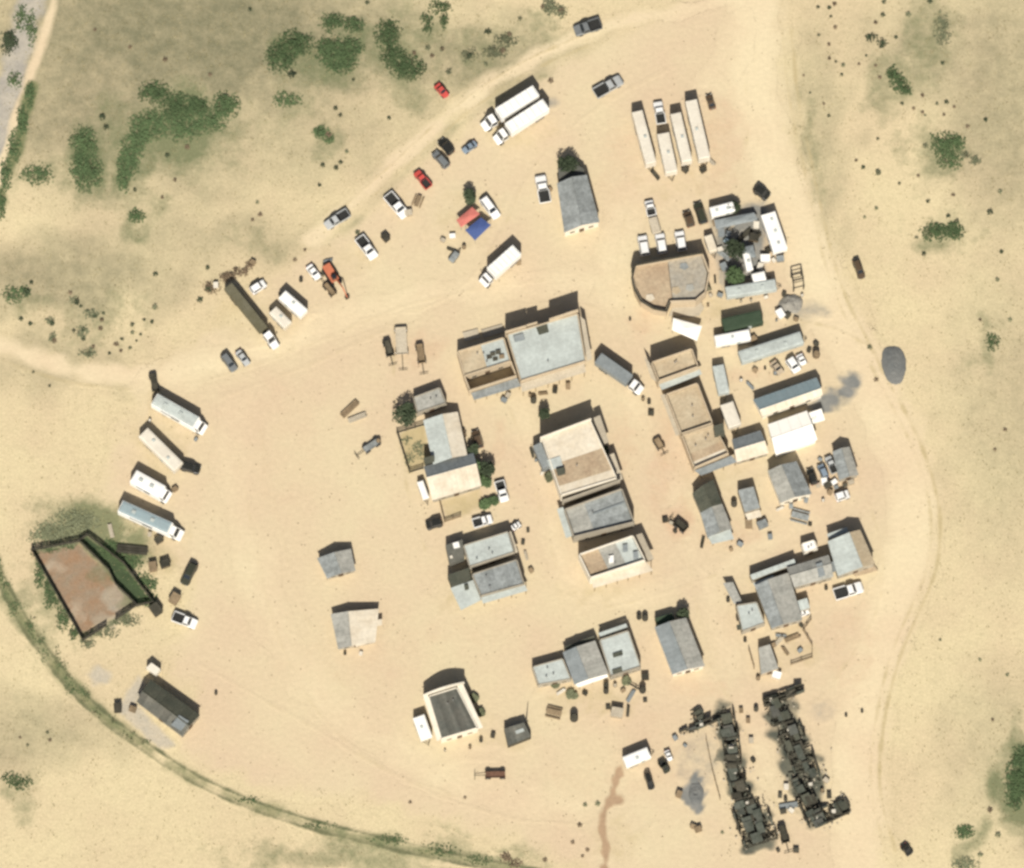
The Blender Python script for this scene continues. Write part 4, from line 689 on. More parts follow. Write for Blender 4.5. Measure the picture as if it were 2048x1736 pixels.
# digger
def digger(label, rear, frnt):
    root, L = place('excavator', label, 'excavator', rear, frnt, 1.0); h = L/2
    for s in (-1, 1):
        mb = MB(); mb.box(-h*.5, h*.35, s*.9-.25, s*.9+.25, 0, .8); mb.build('track', M['tyre'], root, bevel=.2)
    mb = MB(); mb.box(-h*.55, h*.2, -.85, .85, .8, 1.7); mb.build('body', M['c_orange'], root, bevel=.1)
    mb = MB(); mb.frus(-.1, .9, .5, 1.7, 0, .8, .42, 2.6); mb.build('cab', M['glass'], root)
    mb = MB(); mb.bar((h*.2,.3,1.5), (h*.65,.3,3.0), .2, .14); mb.bar((h*.65,.3,3.0), (h,.3,.8), .14, .1); mb.build('boom', M['c_orange'], root)
    mb = MB(); mb.box(h-.35, h+.2, -.1, .7, .2, .8); mb.build('bucket', M['dwood'], root)
digger('orange digger with long boom in the vehicle row', (640,512), (692,596))
def wagon(label, rear, frnt, wd=1.6, m='wood', boxh=.6, hoops=False, group='wagons'):
    root, L = place('farm_wagon', label, 'wagon', rear, frnt, .9, group); h = L/2; b0 = -h; b1 = h*.25; hw = wd/2
    mb = MB(); mb.box(b0, b1, -hw, hw, .75, .85); mb.build('bed', M[m], root)
    for s in (-1, 1):
        mb = MB(); mb.box(b0, b1, s*hw-.03, s*hw+.03, .85, .85+boxh); mb.build('side_board', M[m], root)
        for x in (b0+.5, b1-.45): wheel(root, x, s*(hw+.14), .6, .1)
    for x in (b0, b1): mb = MB(); mb.box(x-.03, x+.03, -hw, hw, .85, .85+boxh); mb.build('end_board', M[m], root)
    mb = MB(); mb.bar((b1,0,.7), (h,0,.5), .07); mb.build('tongue', M['dwood'], root); mb = MB(); mb.bar((h-.15,-.9,.55), (h-.15,.9,.55), .07); mb.build('crossbar', M['dwood'], root)
wagon('reddish brown farm wagon with long tongue on open sand at the bottom', (1010,1549), (948,1550), 1.2, 'rust', .25); wagon('old flat wagon with white seat north of the cabin', (801,655), (806,740), 2.2, 'wwood', .25); wagon('dark wagon left of the flat wagon', (772,682), (786,730), 1.2, 'dwood'); wagon('brown wagon right of the flat wagon', (838,690), (848,748), 1.3, 'wood')
wagon('brown hay wagon in the street by the dark barn', (1372,1060), (1340,1034), 1.4, 'dwood'); wagon('wagon frame in the street east of the saloon', (1312,878), (1330,908), 1.2, 'wood', .3); wagon('brown wagon at the foot of the charred ruins', (1562,1652), (1578,1705), 1.2, 'dwood')
wagon('narrow brown ladder wagon above the top motorhome', (304,748), (316,802), 1.1, 'dwood', .3); wagon('brown trailer wagon beside the orange digger', (668,590), (640,556), 1.0, 'wood', .3); wagon('faint grey hay rake on the west yard', (757,882), (712,912), 1.2, 'grey', .15)

# ------------------------------------------------------------------ fences
def fence(label, pts, h=1.3, sp=2.2, rails=3, m='wood', r=.08, name='rail_fence'):
    w_ = [P(x, y, 0) for x, y in pts]; org = w_[0]; root = empty(name, org, 0, label, 'fence')
    for i in range(len(w_)-1):
        a, b_ = w_[i], w_[i+1]; L = (b_-a).length; k = max(1, round(L/sp))
        for j in range(k+(1 if i == len(w_)-2 else 0)):
            p = lerp(a, b_, j/k); mb = MB(org); mb.bar((p.x,p.y,0), (p.x+random.uniform(-.05,.05),p.y+random.uniform(-.05,.05),h+random.uniform(0,.15)), r*1.25); mb.build('post', M[m], root)
            if j < k:
                q = lerp(a, b_, (j+1)/k)
                for t in range(rails): z = h*(t+1)/(rails+.25); mb = MB(org); mb.plank((p.x,p.y,z), (q.x,q.y,z+random.uniform(-.04,.04)), r*1.1, r*2); mb.build('rail', M[m], root)
fence('dark corral fence round the reddish soil', [(159,1084),(64,1102),(166,1282),(212,1253)], 1.7, 2.0, 4, 'dwood', .1); fence('dark corral fence between red soil and green strip', [(159,1084),(218,1141),(231,1169),(274,1212),(232,1240)], 1.7, 2.0, 4, 'dwood', .1)
fence('outer dark fence on the north east side of the corral', [(159,1083),(175,1071),(248,1128),(307,1206),(274,1213)], 1.7, 2.0, 4, 'dwood', .1)
fence('rail fence round the weedy yard west of the livery house', [(848,851),(794,867),(819,946),(846,938)], 1.4, 2.0, 3, 'dwood'); fence('rail fence behind the cross gable house', [(878,1000),(889,1045),(921,1034)], 1.3, 2.0, 3, 'wood'); fence('zigzag broken fence in the compound debris', [(1622,1240),(1606,1262),(1624,1292),(1624,1316),(1582,1330)], 1.2, 1.8, 2, 'wood'); fence('leaning rail fence beside the pinkish shed', [(1498,1302),(1508,1338)], 1.2, 1.8, 2, 'wood'); fence('low rail by the middle southern houses', [(1256,1368),(1288,1386)], 1.1, 1.6, 2, 'dwood')
fence('old fence line across the charred ruin yard', [(1412,1480),(1424,1540),(1440,1600)], 1.1, 2.0, 2, 'wood', .06)
# post frame by the rubble
def frame(label, quad, z):
    q = [P(x, y, 0) for x, y in quad]; org = q[0]; root = empty('open_shelter', org, 0, label, 'frame')
    for i, p in enumerate(q):
        mb = MB(org); mb.bar((p.x,p.y,0), (p.x,p.y,z), .13); mb.build('post', M['dwood'], root); n_ = q[(i+1) % 4]; mb = MB(org); mb.plank((p.x,p.y,z), (n_.x,n_.y,z), .2, .2); mb.build('beam', M['dwood'], root)
    for t in (.33, .66): a, b_ = lerp(q[0], q[3], t), lerp(q[1], q[2], t); mb = MB(org); mb.plank((a.x,a.y,z+.15), (b_.x,b_.y,z+.15), .15, .12); mb.build('beam', M['dwood'], root)
frame('open dark timber frame above the grey rubble heap', [(1582,555),(1602,550),(1607,578),(1587,583)], 2.6)
# ------------------------------------------------------------------ mounds
def mound(label, cx, cy, rx, ry, ang, h, m, name='gravel_mound', rough=.25):
    c = P(cx, cy, 0); root_l = Vector((c.x, c.y, 0.02)); mb = MB(); nr, na = 14, 36; vs = [(0,0,h)]; fs = []
    for i in range(1, nr+1):
        t = i/nr
        for j in range(na):
            a = 2*math.pi*j/na; k = 1+(.12+rough*.35)*mnoise.noise((math.cos(a)*1.3+cx, math.sin(a)*1.3, .5))+.05*mnoise.noise((math.cos(a)*5+cx, math.sin(a)*5, 3.5)); x = rx/10*t*k*math.cos(a); y = ry/10*t*k*math.sin(a)
            z = h*(1-t*t)**.8*(1+rough*mnoise.noise((x*.7+cx, y*.7, 2)))+(.16*mnoise.noise((x*2.3, y*2.3+cy, 7)) if i < nr else -h*(0)) 
            vs.append((x, y, max(z, 0) if i < nr else -.05))
    for j in range(na): fs.append((0, 1+j, 1+(j+1) % na))
    for i in range(nr-1):
        for j in range(na): a = 1+i*na+j; b_ = 1+i*na+(j+1) % na; fs.append((a, a+na, b_+na, b_))
    mb.add(vs, fs); o = mb.build(name, M[m], None, smooth=True); o.location = root_l; o.rotation_euler = (0, 0, math.radians(ang)); return tag(o, label, 'mound')
mound('oval grey gravel mound alone beside the east track', 1788, 730, 25, 43, 10, .7, 'slate', rough=.1); mound('grey rubble heap below the timber frame', 1582, 608, 24, 22, 0, 1.0, 'lgravel', 'rubble_heap', .5); mound('grey ash heap between the two rows of ruins', 1392, 1590, 16, 24, -10, .35, 'slate', 'ash_heap', .5)

# ------------------------------------------------------------------ charred ruins at the lower right
def ruin(label, line, wd, h, dens=1.0, roofs=6, rm='dwood'):
    """long broken timber building along a pixel polyline"""
    w_ = [P(x, y, 0) for x, y in line]; org = Vector((w_[0].x, w_[0].y, 0)); root = empty('charred_ruin', org, 0, label, 'ruin'); rub = MB(org); tot = 0
    for a, b_ in zip(w_[:-1], w_[1:]):
        L = (b_-a).length; tot += L; d = (b_-a).normalized(); n = Vector((d.y, -d.x, 0)); hw = wd/20; k = max(2, round(L/1.6))
        for s in (-1, 1):
            for j in range(k):
                if random.random() < .28: continue
                p = a+d*L*j/k+n*s*hw; q = a+d*L*(j+1)/k+n*s*hw; z0 = h*random.uniform(.4, .95); z1 = h*random.uniform(.4, .95); off = n*.2
                mb = MB(org); mb.hexa([p, q, q-off, p-off], [p+Vector((0,0,z0)), q+Vector((0,0,z1)), q-off+Vector((0,0,z1)), p-off+Vector((0,0,z0))]); mb.build('wall_panel', M['dwood' if random.random() < .55 else 'ruin'], root)
        for j in range(k+1):
            if random.random() < .55: continue
            p = a+d*L*j/k; mb = MB(org); mb.plank(p+n*hw*.98+Vector((0,0,h*random.uniform(.5,1))), p-n*hw*.98+Vector((0,0,h*random.uniform(.5,.8))), .2, .2); mb.build('beam', M['dwood'], root)
        for j in range(int(roofs*L/11)+1):
            p = a+d*L*random.random()+n*hw*random.uniform(-.5, .5); sl, sw = random.uniform(.6, 1.5), min(hw*.6, random.uniform(.5, 1.1)); z = h*random.uniform(.45, .75); dz = random.uniform(-.3, .3)
            mb = MB(org); mb.slab([p-d*sl-n*sw+Vector((0,0,z)), p+n*0-d*sl+n*sw+Vector((0,0,z+dz)), p+d*sl+n*sw+Vector((0,0,z+dz)), p+d*sl-n*sw+Vector((0,0,z))][::-1], .06); mb.build('roof_sheet', M[random.choice(('ruin','ruin','dgrey','dwood','dark','ruin','dwood'))], root)
        for j in range(int(L*wd/10*6*dens)):
            p = a+d*L*random.random()+n*hw*max(-1, min(1, random.gauss(0, .5))); an = random.random()*6.28; l = random.uniform(.2, .8); z = random.uniform(.05, h*.5); v = Vector((math.cos(an), math.sin(an), random.uniform(-.4, .4)))*l
            rub.plank(p-v*.5+Vector((0,0,z)), p+v*.5+Vector((0,0,z)), random.uniform(.08,.3), random.uniform(.04,.12))
    o = rub.build('rubble', M['dwood'], root); o['kind'] = 'stuff'
    deb = MB(org)
    for j in range(int(tot*3)):
        a, b_ = random.choice(list(zip(w_[:-1], w_[1:]))); d = (b_-a).normalized(); n = Vector((d.y, -d.x, 0)); p = lerp(a, b_, random.random())+n*wd/20*random.gauss(0, .9); an = random.random()*6.28; v = Vector((math.cos(an), math.sin(an), 0))*random.uniform(.15, .6); z = random.uniform(.1, h*.45)
        deb.plank(p-v*.5+Vector((0,0,z)), p+v*.5+Vector((0,0,z+random.uniform(-.05,.1))), random.uniform(.1,.35), .06)
    o = deb.build('pale_debris', M['wwood'], root); o['kind'] = 'stuff'
    for j in range(1):
        a, b_ = random.choice(list(zip(w_[:-1], w_[1:]))); p = lerp(a, b_, random.random()); mb = MB(org); s = random.uniform(.25, .5); mb.hexa([p+Vector((-s,-s,h*.5)), p+Vector((s,-s*.8,h*.5)), p+Vector((s,s,h*.5)), p+Vector((-s,s*.7,h*.5))], [p+Vector((-s,-s,h*.5+.3)), p+Vector((s,-s*.8,h*.55+.3)), p+Vector((s,s,h*.5+.3)), p+Vector((-s,s*.7,h*.5+.3))]); mb.build('pale_block', M['offw'], root)
    return root
sheet('ash_ground', [(1430,1415),(1452,1412),(1478,1500),(1500,1580),(1552,1672),(1540,1695),(1495,1705),(1468,1600),(1440,1520)], 'ash', strength=1.0, feather=12, step=4, amp=9, wl=40, label='dark ash on the ground under the west ruin row', sm=0)
sheet('ash_ground', [(1528,1395),(1576,1388),(1620,1490),(1648,1560),(1640,1600),(1650,1640),(1620,1650),(1570,1560),(1545,1480)], 'ash', strength=1.0, feather=12, step=4, amp=9, wl=40, label='dark ash on the ground under the east ruin row', sm=0)
ruin('charred wall arm at the top of the west ruin row', [(1360,1470),(1440,1436)], 9, 2.2, .8, 2); ruin('upper half of the west row of charred ruins', [(1448,1425),(1460,1480),(1466,1530)], 32, 2.6, 1.0, 7); ruin('narrow middle of the west row of charred ruins', [(1464,1532),(1484,1600)], 34, 2.6, 1.1, 7); ruin('wide lower end of the west row of charred ruins', [(1492,1604),(1522,1690)], 66, 3.0, 1.2, 16); ruin('small charred block north of the wall arm', [(1390,1425),(1402,1446)], 22, 1.6, 1, 2)
ruin('charred wall arm at the top of the east ruin row', [(1528,1408),(1606,1378)], 14, 2.4, .8, 3); ruin('upper part of the east row of charred ruins', [(1548,1402),(1566,1450)], 44, 2.8, 1.1, 10); ruin('middle of the east row of charred ruins', [(1574,1455),(1596,1510)], 50, 2.8, 1.1, 11); ruin('ruined room with pale floor in the east ruin row', [(1600,1512),(1622,1575)], 46, 2.4, .5, 3); ruin('narrow lower end of the east row of charred ruins', [(1592,1560),(1634,1650)], 34, 2.6, 1.1, 10); ruin('charred cross arm at the foot of the east ruin row', [(1630,1642),(1694,1612)], 30, 2.2, 1.1, 6)
sheet('pale_floor', [(1590,1505),(1618,1510),(1630,1548),(1606,1556)], 'pad', feather=5, step=3, amp=2, label='pale floor inside the ruined room', sm=0)
def shack_wreck():
    root = bldg('collapsed_shack', 'dark collapsed timber shack with leaning pole beside the chapel', [(1008,1458),(1048,1446),(1062,1474),(1016,1492)], 2.0, 'shed', 'dgrey', rise=.5, n=5, wall='dwood', jit=.2, cat='shack', open_=False)
    p = P(1052, 1446, 0); mb = MB(root.location); mb.bar((p.x,p.y,0), (p.x+.4,p.y-.6,5.5), .16, .07); mb.build('leaning_pole', M['dwood'], root)
    block(root, 'roof_sheet', [(1030,1462),(1046,1456),(1049,1462),(1033,1468)], 2.45, 2.55, 'lgrey')
shack_wreck()
# ------------------------------------------------------------------ small props
def prop(kind, x, y, label, m='wood', s=1.0, rot=None, group='small yard clutter'):
    p = P(x, y, 0); r = random.uniform(0, 3.1) if rot is None else rot
    root = empty(kind, (p.x, p.y, .06), r, label, kind.split('_')[-1], group)
    if kind == 'barrel':
        mb = MB(); n = 12; prof = [(0,.26),(.22,.32),(.5,.34),(.78,.32),(1.0,.26)]; vs = []; fs = []
        for z, rr in prof: vs += [(rr*s*math.cos(6.283*i/n), rr*s*math.sin(6.283*i/n), z*s*.9) for i in range(n)]
        for k in range(4):
            for i in range(n): fs.append((k*n+i, k*n+(i+1) % n, (k+1)*n+(i+1) % n, (k+1)*n+i))
        fs.append(tuple(range(4*n, 5*n))); mb.add(vs, fs); mb.build('staves', M[m], root)
        for z in (.2, .7): mb = MB(); mb.bar((0,0,z*s), (0,0,z*s+.06), .345*s, n=12); mb.build('hoop', M['chassis'], root)
    elif kind == 'wooden_table':
        mb = MB(); mb.box(-1.1*s, 1.1*s, -.4*s, .4*s, .68, .75); mb.build('top', M[m], root)
        for a in (-1, 1):
            for b_ in (-1, 1): mb = MB(); mb.box(a*.95*s-.05, a*.95*s+.05, b_*.3*s-.05, b_*.3*s+.05, 0, .68); mb.build('leg', M[m], root)
            mb = MB(); mb.box(-1.1*s, 1.1*s, a*.75*s-.14, a*.75*s+.14, .4, .45); mb.build('bench', M[m], root)
    elif kind == 'lumber_stack':
        for k in range(9): mb = MB(); x0 = -1.5*s+random.uniform(-.2,.2); yy = (k % 3-1)*.3*s; z = (k//3)*.16; mb.box(x0, x0+3*s, yy-.13*s, yy+.13*s, z, z+.14); mb.build('plank', M[m], root)
    else:
        mb = MB(); mb.box(-.5*s, .5*s, -.4*s, .4*s, .04, .75*s); mb.build('box', M[m], root)
        for a in (-1, 1):
            mb = MB(); mb.box(-.53*s, .53*s, a*.4*s-.03, a*.4*s+.03, .2*s, .3*s); mb.build('slat', M['wood'], root); mb = MB(); mb.box(-.53*s, .53*s, a*.4*s-.03, a*.4*s+.03, .55*s, .65*s); mb.build('slat', M['wood'], root)
        mb = MB(); mb.box(-.54*s, .54*s, -.44*s, .44*s, .75*s, .8*s); mb.build('lid', M[m], root)
for k, x, y, lab, m, s in (('wooden_crate',1442,468,'grey crate by the compound west trailer','bgrey',1.5), ('wooden_crate',1454,486,'blue grey crate below the compound tarp','blue',1.3), ('lumber_stack',1490,470,'dark lumber stack in the compound middle','dwood',1.1), ('wooden_crate',1512,452,'pale crate near the east compound trailer','offw',1.3), ('wooden_crate',1447,536,'grey crate left of the green tree','bgrey',1.5), ('lumber_stack',1442,556,'pale planks left of the green tree','wwood',.9), ('wooden_crate',1560,520,'grey box at the foot of the large compound trailer','bgrey',1.4), ('wooden_crate',1520,535,'pale box above the white box trailer','offw',1.3), ('barrel',1067,803,'dark barrel at the south west of the town hall','dwood',1.8), ('wooden_crate',771,478,'dark crate beside a white and grey pickup','dwood',1.5), ('wooden_table',836,404,'brown table below the red pickup','wood',1.1), ('wooden_crate',817,428,'tan crate stack beside the white pickup with dark bed','wwood',1.4), ('barrel',928,496,'brown barrel below the blue canopy','wood',1.2), ('wooden_crate',905,474,'white cooler box left of the blue canopy','white',1.1), ('wooden_crate',1037,526,'brown crate at the tail of the box truck','wood',1.0),
  ('wooden_table',1108,1426,'long brown table south of the low grey house','wood',1.4), ('barrel',1148,1438,'dark barrel standing alone near the brown table','dwood',2.4), ('wooden_crate',1234,1428,'tan crate below the right southern house','wwood',2.2), ('barrel',1212,1372,'dark barrel, upper of two by the white fronted house','dwood',1.6), ('barrel',1212,1384,'dark barrel, lower of two by the white fronted house','dwood',1.6), ('barrel',1285,1382,'dark barrel at the corner of the right southern house','dwood',2.0), ('wooden_crate',1290,1356,'dark crate beside the right southern house','dwood',1.4), ('barrel',1278,1236,'dark barrel, left of a group by the long shed','dwood',1.5), ('barrel',1290,1238,'dark barrel, right of a group by the long shed','dwood',1.8),
  ('wooden_crate',236,1418,'dark box on the stone pad edge','dwood',1.7), ('wooden_crate',266,1420,'brown box beside the dark barn','wood',1.3), ('wooden_crate',312,1222,'brown shed box at the corral corner','dwood',2.2), ('wooden_crate',350,1200,'reddish brown box above the corral pickup','wood',2.0), ('lumber_stack',265,1100,'dark lumber stack north of the corral','dwood',2.0), ('wooden_crate',306,1136,'brown crate, left of two east of the corral','wood',1.8), ('wooden_crate',330,1130,'brown crate, right of two east of the corral','dwood',1.8), ('lumber_stack',222,1062,'pale lumber stack below the lowest motorhome','wwood',.9), ('wooden_crate',318,1082,'dark box under the lowest motorhome','dwood',1.5),
  ('wooden_table',1600,1034,'grey slatted table south of the wide barn','grey',1.6), ('barrel',1468,1010,'dark post box left of the small square shed','dwood',1.8), ('wooden_crate',1497,1050,'brown crate by the small square shed porch','wood',1.6), ('wooden_crate',1655,972,'dark box among gear by the tool shed','dwood',1.4), ('wooden_crate',1648,965,'white box among gear by the tool shed','white',1.3), ('wooden_crate',1668,966,'second white box beside the tool shed gear','white',1.1), ('wooden_crate',1553,1352,'white box at the foot of the pinkish shed','white',1.6), ('barrel',1516,1358,'brown barrel at the corner of the pinkish shed','wood',1.2), ('lumber_stack',1585,1276,'olive plank stack in the compound debris','wood',1.0), ('lumber_stack',1558,1282,'low plank stack beside the tan wing','wwood',.9),
  ('wooden_crate',1530,520,'white crate in the trailer compound','white',1.8), ('wooden_crate',1508,478,'dark crate by the large white trailer','dwood',1.8), ('lumber_stack',1448,512,'grey plank stack inside the compound','grey',1.0), ('wooden_crate',1560,630,'white crate below the grey rubble heap','white',1.7), ('barrel',1632,712,'brown brush barrel east of the white car','wood',2.2), ('wooden_crate',1506,680,'brown crate between two white trailers','wood',1.3), ('barrel',1298,806,'dark barrel, lone one in the street by the long store','dwood',1.1), ('barrel',1286,800,'brown barrel in the street by the long store','wood',1.0), ('wooden_crate',1302,828,'dark crate in the street by the long store','dwood',1.1),
  ('lumber_stack',700,818,'tan lumber stack, upper one on the west yard','wood',1.4), ('lumber_stack',715,836,'tan lumber stack, lower one on the west yard','wwood',1.2), ('barrel',757,884,'brown barrel by the hay rake','wood',1.4), ('barrel',432,1388,'dark barrel alone on open sand by the dark barn','dwood',.9), ('barrel',1692,1432,'dark barrel alone east of the ruins','dwood',.8), ('barrel',1724,1424,'small dark post right of a lone barrel','dwood',.8), ('wooden_crate',1396,1660,'brown crate south of the ash heap','wood',1.3), ('wooden_crate',1386,1654,'ring of brown boxes south of the ash heap','wood',1.0), ('wooden_crate',1358,1590,'tan crate west of the ash heap','wood',1.3), ('barrel',1512,1420,'dark barrel at the top of the east ruin row','dwood',1.4), ('lumber_stack',1577,1612,'grey pipes stacked between the ruin rows','bgrey',1.2), ('wooden_crate',1572,1575,'white crate stack between the ruin rows','offw',1.1), ('lumber_stack',1310,350,'dark gear at the foot of the leftmost north trailer','dwood',.8), ('lumber_stack',1420,322,'tan gear at the foot of the rightmost north trailer','wwood',.8), ('wooden_crate',1370,342,'dark crate below the third north trailer','dwood',1.2), ('wooden_crate',1406,342,'dark crate below the rightmost north trailer','dwood',1.2)):
    prop(k, x, y, lab, m, s)
BL = [(1093,690,'the town hall'),(968,715,'the roofless house'),(855,795,'the tan cabin'),(885,880,'the livery house'),(895,955,'the cross gable house'),(970,1090,'the light grey store'),(985,1160,'the striped roof store'),(1135,880,'the cream roofed saloon'),(1205,1010,'the square grey roof'),(1235,1105,'the brown and grey hotel'),(1345,735,'the tall tan bank'),(1390,820,'the long tan store'),(1500,890,'the small gabled house'),(1590,865,'the white marquee'),(1580,795,'the blue roofed barn'),(1420,1015,'the dark north barn'),(1580,965,'the wide grey barn'),(1690,930,'the eastern tool shed'),(1700,1105,'the pale stable'),(1560,1200,'the tan bunkhouse wing'),(1495,1232,'the square annex'),(1540,1318,'the pinkish shed'),(1100,1345,'the low grey house'),(1175,1330,'the white fronted house'),(1240,1305,'the skylight house'),(1358,1290,'the long gabled shed'),(910,1420,'the striped chapel'),(1035,1465,'the collapsed shack'),(705,1260,'the patched shack'),(1335,560,'the rounded building'),(1548,465,'the large compound trailer'),(1445,418,'the top office trailer'),(1500,578,'the long grey trailer'),(1471,550,'the green compound tree'),(1582,608,'the grey rubble heap'),(1545,690,'the long pale trailer'),(1390,1582,'the ash heap'),(1460,1480,'the upper west ruin'),(1510,1650,'the lower west ruin'),(1570,1450,'the upper east ruin'),(1620,1560,'the pale floored ruin'),(1660,1625,'the ruin cross arm'),(500,620,'the long olive trailer'),(665,555,'the orange digger'),(945,440,'the blue canopy'),(843,355,'the red pickup'),(360,830,'the top motorhome'),(320,900,'the white travel trailer'),(300,1040,'the lowest motorhome'),(1345,290,'the north trailer row')]
def clutter(spots):
    put = []
    for (x, y) in spots:
        d, lx, ly, nm = min((math.hypot(x-a, y-b_), a, b_, n_) for a, b_, n_ in BL); dr = ('east','north east','north','north west','west','south west','south','south east')[int(((math.degrees(math.atan2(ly-y, x-lx)) % 360)+22.5)//45) % 8]
        put.append([x, y, random.choice(('wooden_crate','wooden_crate','lumber_stack','barrel','wooden_crate')), random.choice(('wood','dwood','wwood','bgrey','offw','dwood')), random.uniform(.9, 1.6), nm, dr, d])
    for p in put:
        x, y, k, m, s, nm, dr, d = p; same = sorted(q[7] for q in put if q[5] == nm and q[6] == dr and q[2] == k); o_ = ('nearest','second','third','fourth','fifth','sixth')[same.index(d)] if len(same) > 1 else 'stray'
        col = {'wood':'brown','dwood':'dark','wwood':'pale','bgrey':'grey','offw':'whitish'}[m]
        prop(k, x, y, '%s %s %s, %s one %s of %s' % (o_, col, k.replace('_', ' '), 'the', dr, nm) if False else '%s %s, the %s one %s of %s' % (col, k.replace('_', ' '), o_, dr, nm), m, s*.72 if k != 'lumber_stack' else s*.55)
clutter([(1430,447),(1450,442),(1463,456),(1480,442),(1500,441),(1516,472),(1440,500),(1456,470),(1460,516),(1503,562),(1536,503),(1547,522),(1440,592),(1482,604),(1502,602),(1532,596),(1421,592),(1416,612),(1568,590),(1604,592),(1575,633),(1592,640),(1553,642),(1618,702),(1632,690),(1550,748),(1530,738),(1510,742),(1482,762),(1500,772),(1640,920),(1636,972),(1660,986),(1672,976),(1690,972),(1702,966),(1646,1002),(1582,1014),(1560,1018),(1612,1002),(1562,1272),(1546,1292),(1602,1252),(1570,1302),(1600,1302),(1490,1282),(1640,1164),(1652,1178),(1470,1182),(1456,1202),(1342,1047),(1366,1052),(1350,1064),(1330,1042),(1060,792),(1086,788),(1110,782),(1136,774),(1016,792),(1008,802),(1064,906),(1072,922),(1084,948),(1100,380),(1122,1384),(1170,1388),(1230,1372),(1246,1382),(1262,1392),(1290,1402),(1216,1416),(1256,1422),(1046,1086),(1052,1112),(1062,1142),(1056,1062),(962,1482),(986,1472),(890,1502),(940,1496),(722,1308),(690,1308),(1350,1477),(1370,1492),(1560,1592),(1571,1600),(1582,1622),(1566,1624),(1644,1582),(1652,1562),(1658,1592),(1592,1702),(1556,1702),(1482,1422),(1496,1442),(1502,1482),(1506,1522),(506,526),(432,572),(602,562),(656,522),(646,548),(836,352),(902,500),(886,482),(300,842),(392,880),(350,980),(300,1070),(1260,640),(1430,560),(1412,540),(1462,1100),(1480,1090),(1540,1075),(1405,1085),(1620,1050)])
# ------------------------------------------------------------------ vegetation
def leaf_cloud(mb, pts, size, tilt=.5):
    for p in pts:
        s = size*random.uniform(.6, 1.3); a = random.random()*6.283; e = random.uniform(-tilt, tilt); u = Vector((math.cos(a), math.sin(a), e)).normalized()*s; v = Vector((-math.sin(a), math.cos(a), random.uniform(-tilt, tilt))).normalized()*s*.7
        p = Vector(p); mb.add([p-u*.5-v*.25, p-v*.5+u*.1, p+u*.5, p+v*.5], [(0,1,2,3)])
def blobpts(rx, ry, h, n, zb=.15):
    o = []
    while len(o) < n:
        x, y, z = random.uniform(-1,1), random.uniform(-1,1), random.uniform(0,1); r = math.sqrt(x*x+y*y+z*z*.8)
        k = 1+.35*mnoise.noise((x*2.1+rx, y*2.1+ry, z*2+h))
        if r < k and random.random() < .25+.75*(r/k): o.append((x*rx, y*ry, zb+z*h))
    return o
def tree(label, x, y, r, h, m='leaf_d', name='tree', group=None, base=None):
    p = P(x, y, h*.7); r = r/10; root = empty(name, (p.x, p.y, 0), random.random()*6, label, 'tree' if name == 'tree' else 'shrub', group)
    cz = h*.3 if base is None else base; mb = MB()
    for k in range(6):
        a = k*1.05+random.random(); d = r*random.uniform(.25, .6); cx, cy = d*math.cos(a), d*math.sin(a); rr = r*random.uniform(.45, .65)
        leaf_cloud(mb, [(cx+q[0], cy+q[1], cz+random.uniform(0,.3)*h*.4+q[2]) for q in blobpts(rr, rr, (h-cz)*.75, int(110*max(1, r/1.6)))], .42)
    mb.build('crown', M[m], root); mb = MB(); mb.bar((0,0,0), (.05,.05,cz+.6), .16*h/4, .09*h/4)
    for k in range(4): a = k*1.6; mb.bar((.05,.05,cz*.8), (r*.5*math.cos(a), r*.5*math.sin(a), cz+(h-cz)*.4), .07, .03)
    mb.build('trunk', M['bark'], root)
for a in (('dark tree at the west side of the tan cabin',812,826,25,4.6,'leaf_d'), ('brownish dark tree inside the trailer compound',1472,498,20,5.0,'leaf_d'), ('green tree at the south of the trailer compound',1471,550,22,4.2,'leaf_g'), ('dark tree at the north end of the gabled barn',1138,330,24,4.2,'leaf_d'), ('small dark tree at the north east of the livery house',946,898,11,3.6,'leaf_d'), ('brown crowned tree beside the white pickup in the west row',973,936,17,4.2,'leaf_d'), ('slim green tree along the cross gable wall',953,930,12,3.2,'leaf_g'), ('small green tree above the white garden pickup',968,962,14,3.0,'leaf_g'), ('bare dark tree at the north of the long shed',1366,1226,13,3.6,'leaf_d'), ('small dark tree at the saloon north west corner',1086,826,11,3.6,'leaf_d'), ('dark tree between the eastern compound trailers',1467,412,13,3.2,'leaf_d'), ('small dark tree by the white marquee corner',1628,838,9,2.6,'leaf_d'), ('dark tree behind the red canopy',940,392,15,3.4,'leaf_d')): tree(*a)
for a in (('green bush below the garden fence',970,1008,13,1.4,'leaf_g'), ('green bush left of the white garden pickup',985,1000,11,1.3,'leaf_g'), ('green hedge bush beside the cross gable house',960,948,9,1.6,'leaf_g'), ('green bush at the east side of the chapel',948,1395,9,1.0,'leaf_s'), ('sage bush further down the chapel wall',962,1425,9,1.0,'leaf_s'), ('dry bush east of the livery house',922,866,10,1.3,'leaf_b'), ('sage bush below the low grey house',1142,1388,12,.9,'leaf_s'), ('sage bush at the front of the low grey house',1110,1368,10,.9,'leaf_s'), ('green bush below the right southern house',1252,1362,9,.9,'leaf_s'), ('dark bush at the saloon east porch',1210,900,9,2.0,'leaf_d'), ('green bush beside the saloon porch end',1196,885,8,1.2,'leaf_s'), ('bush at the west annex of the saloon',1098,952,10,1.2,'leaf_s')): tree(*a, name='shrub', base=.1)
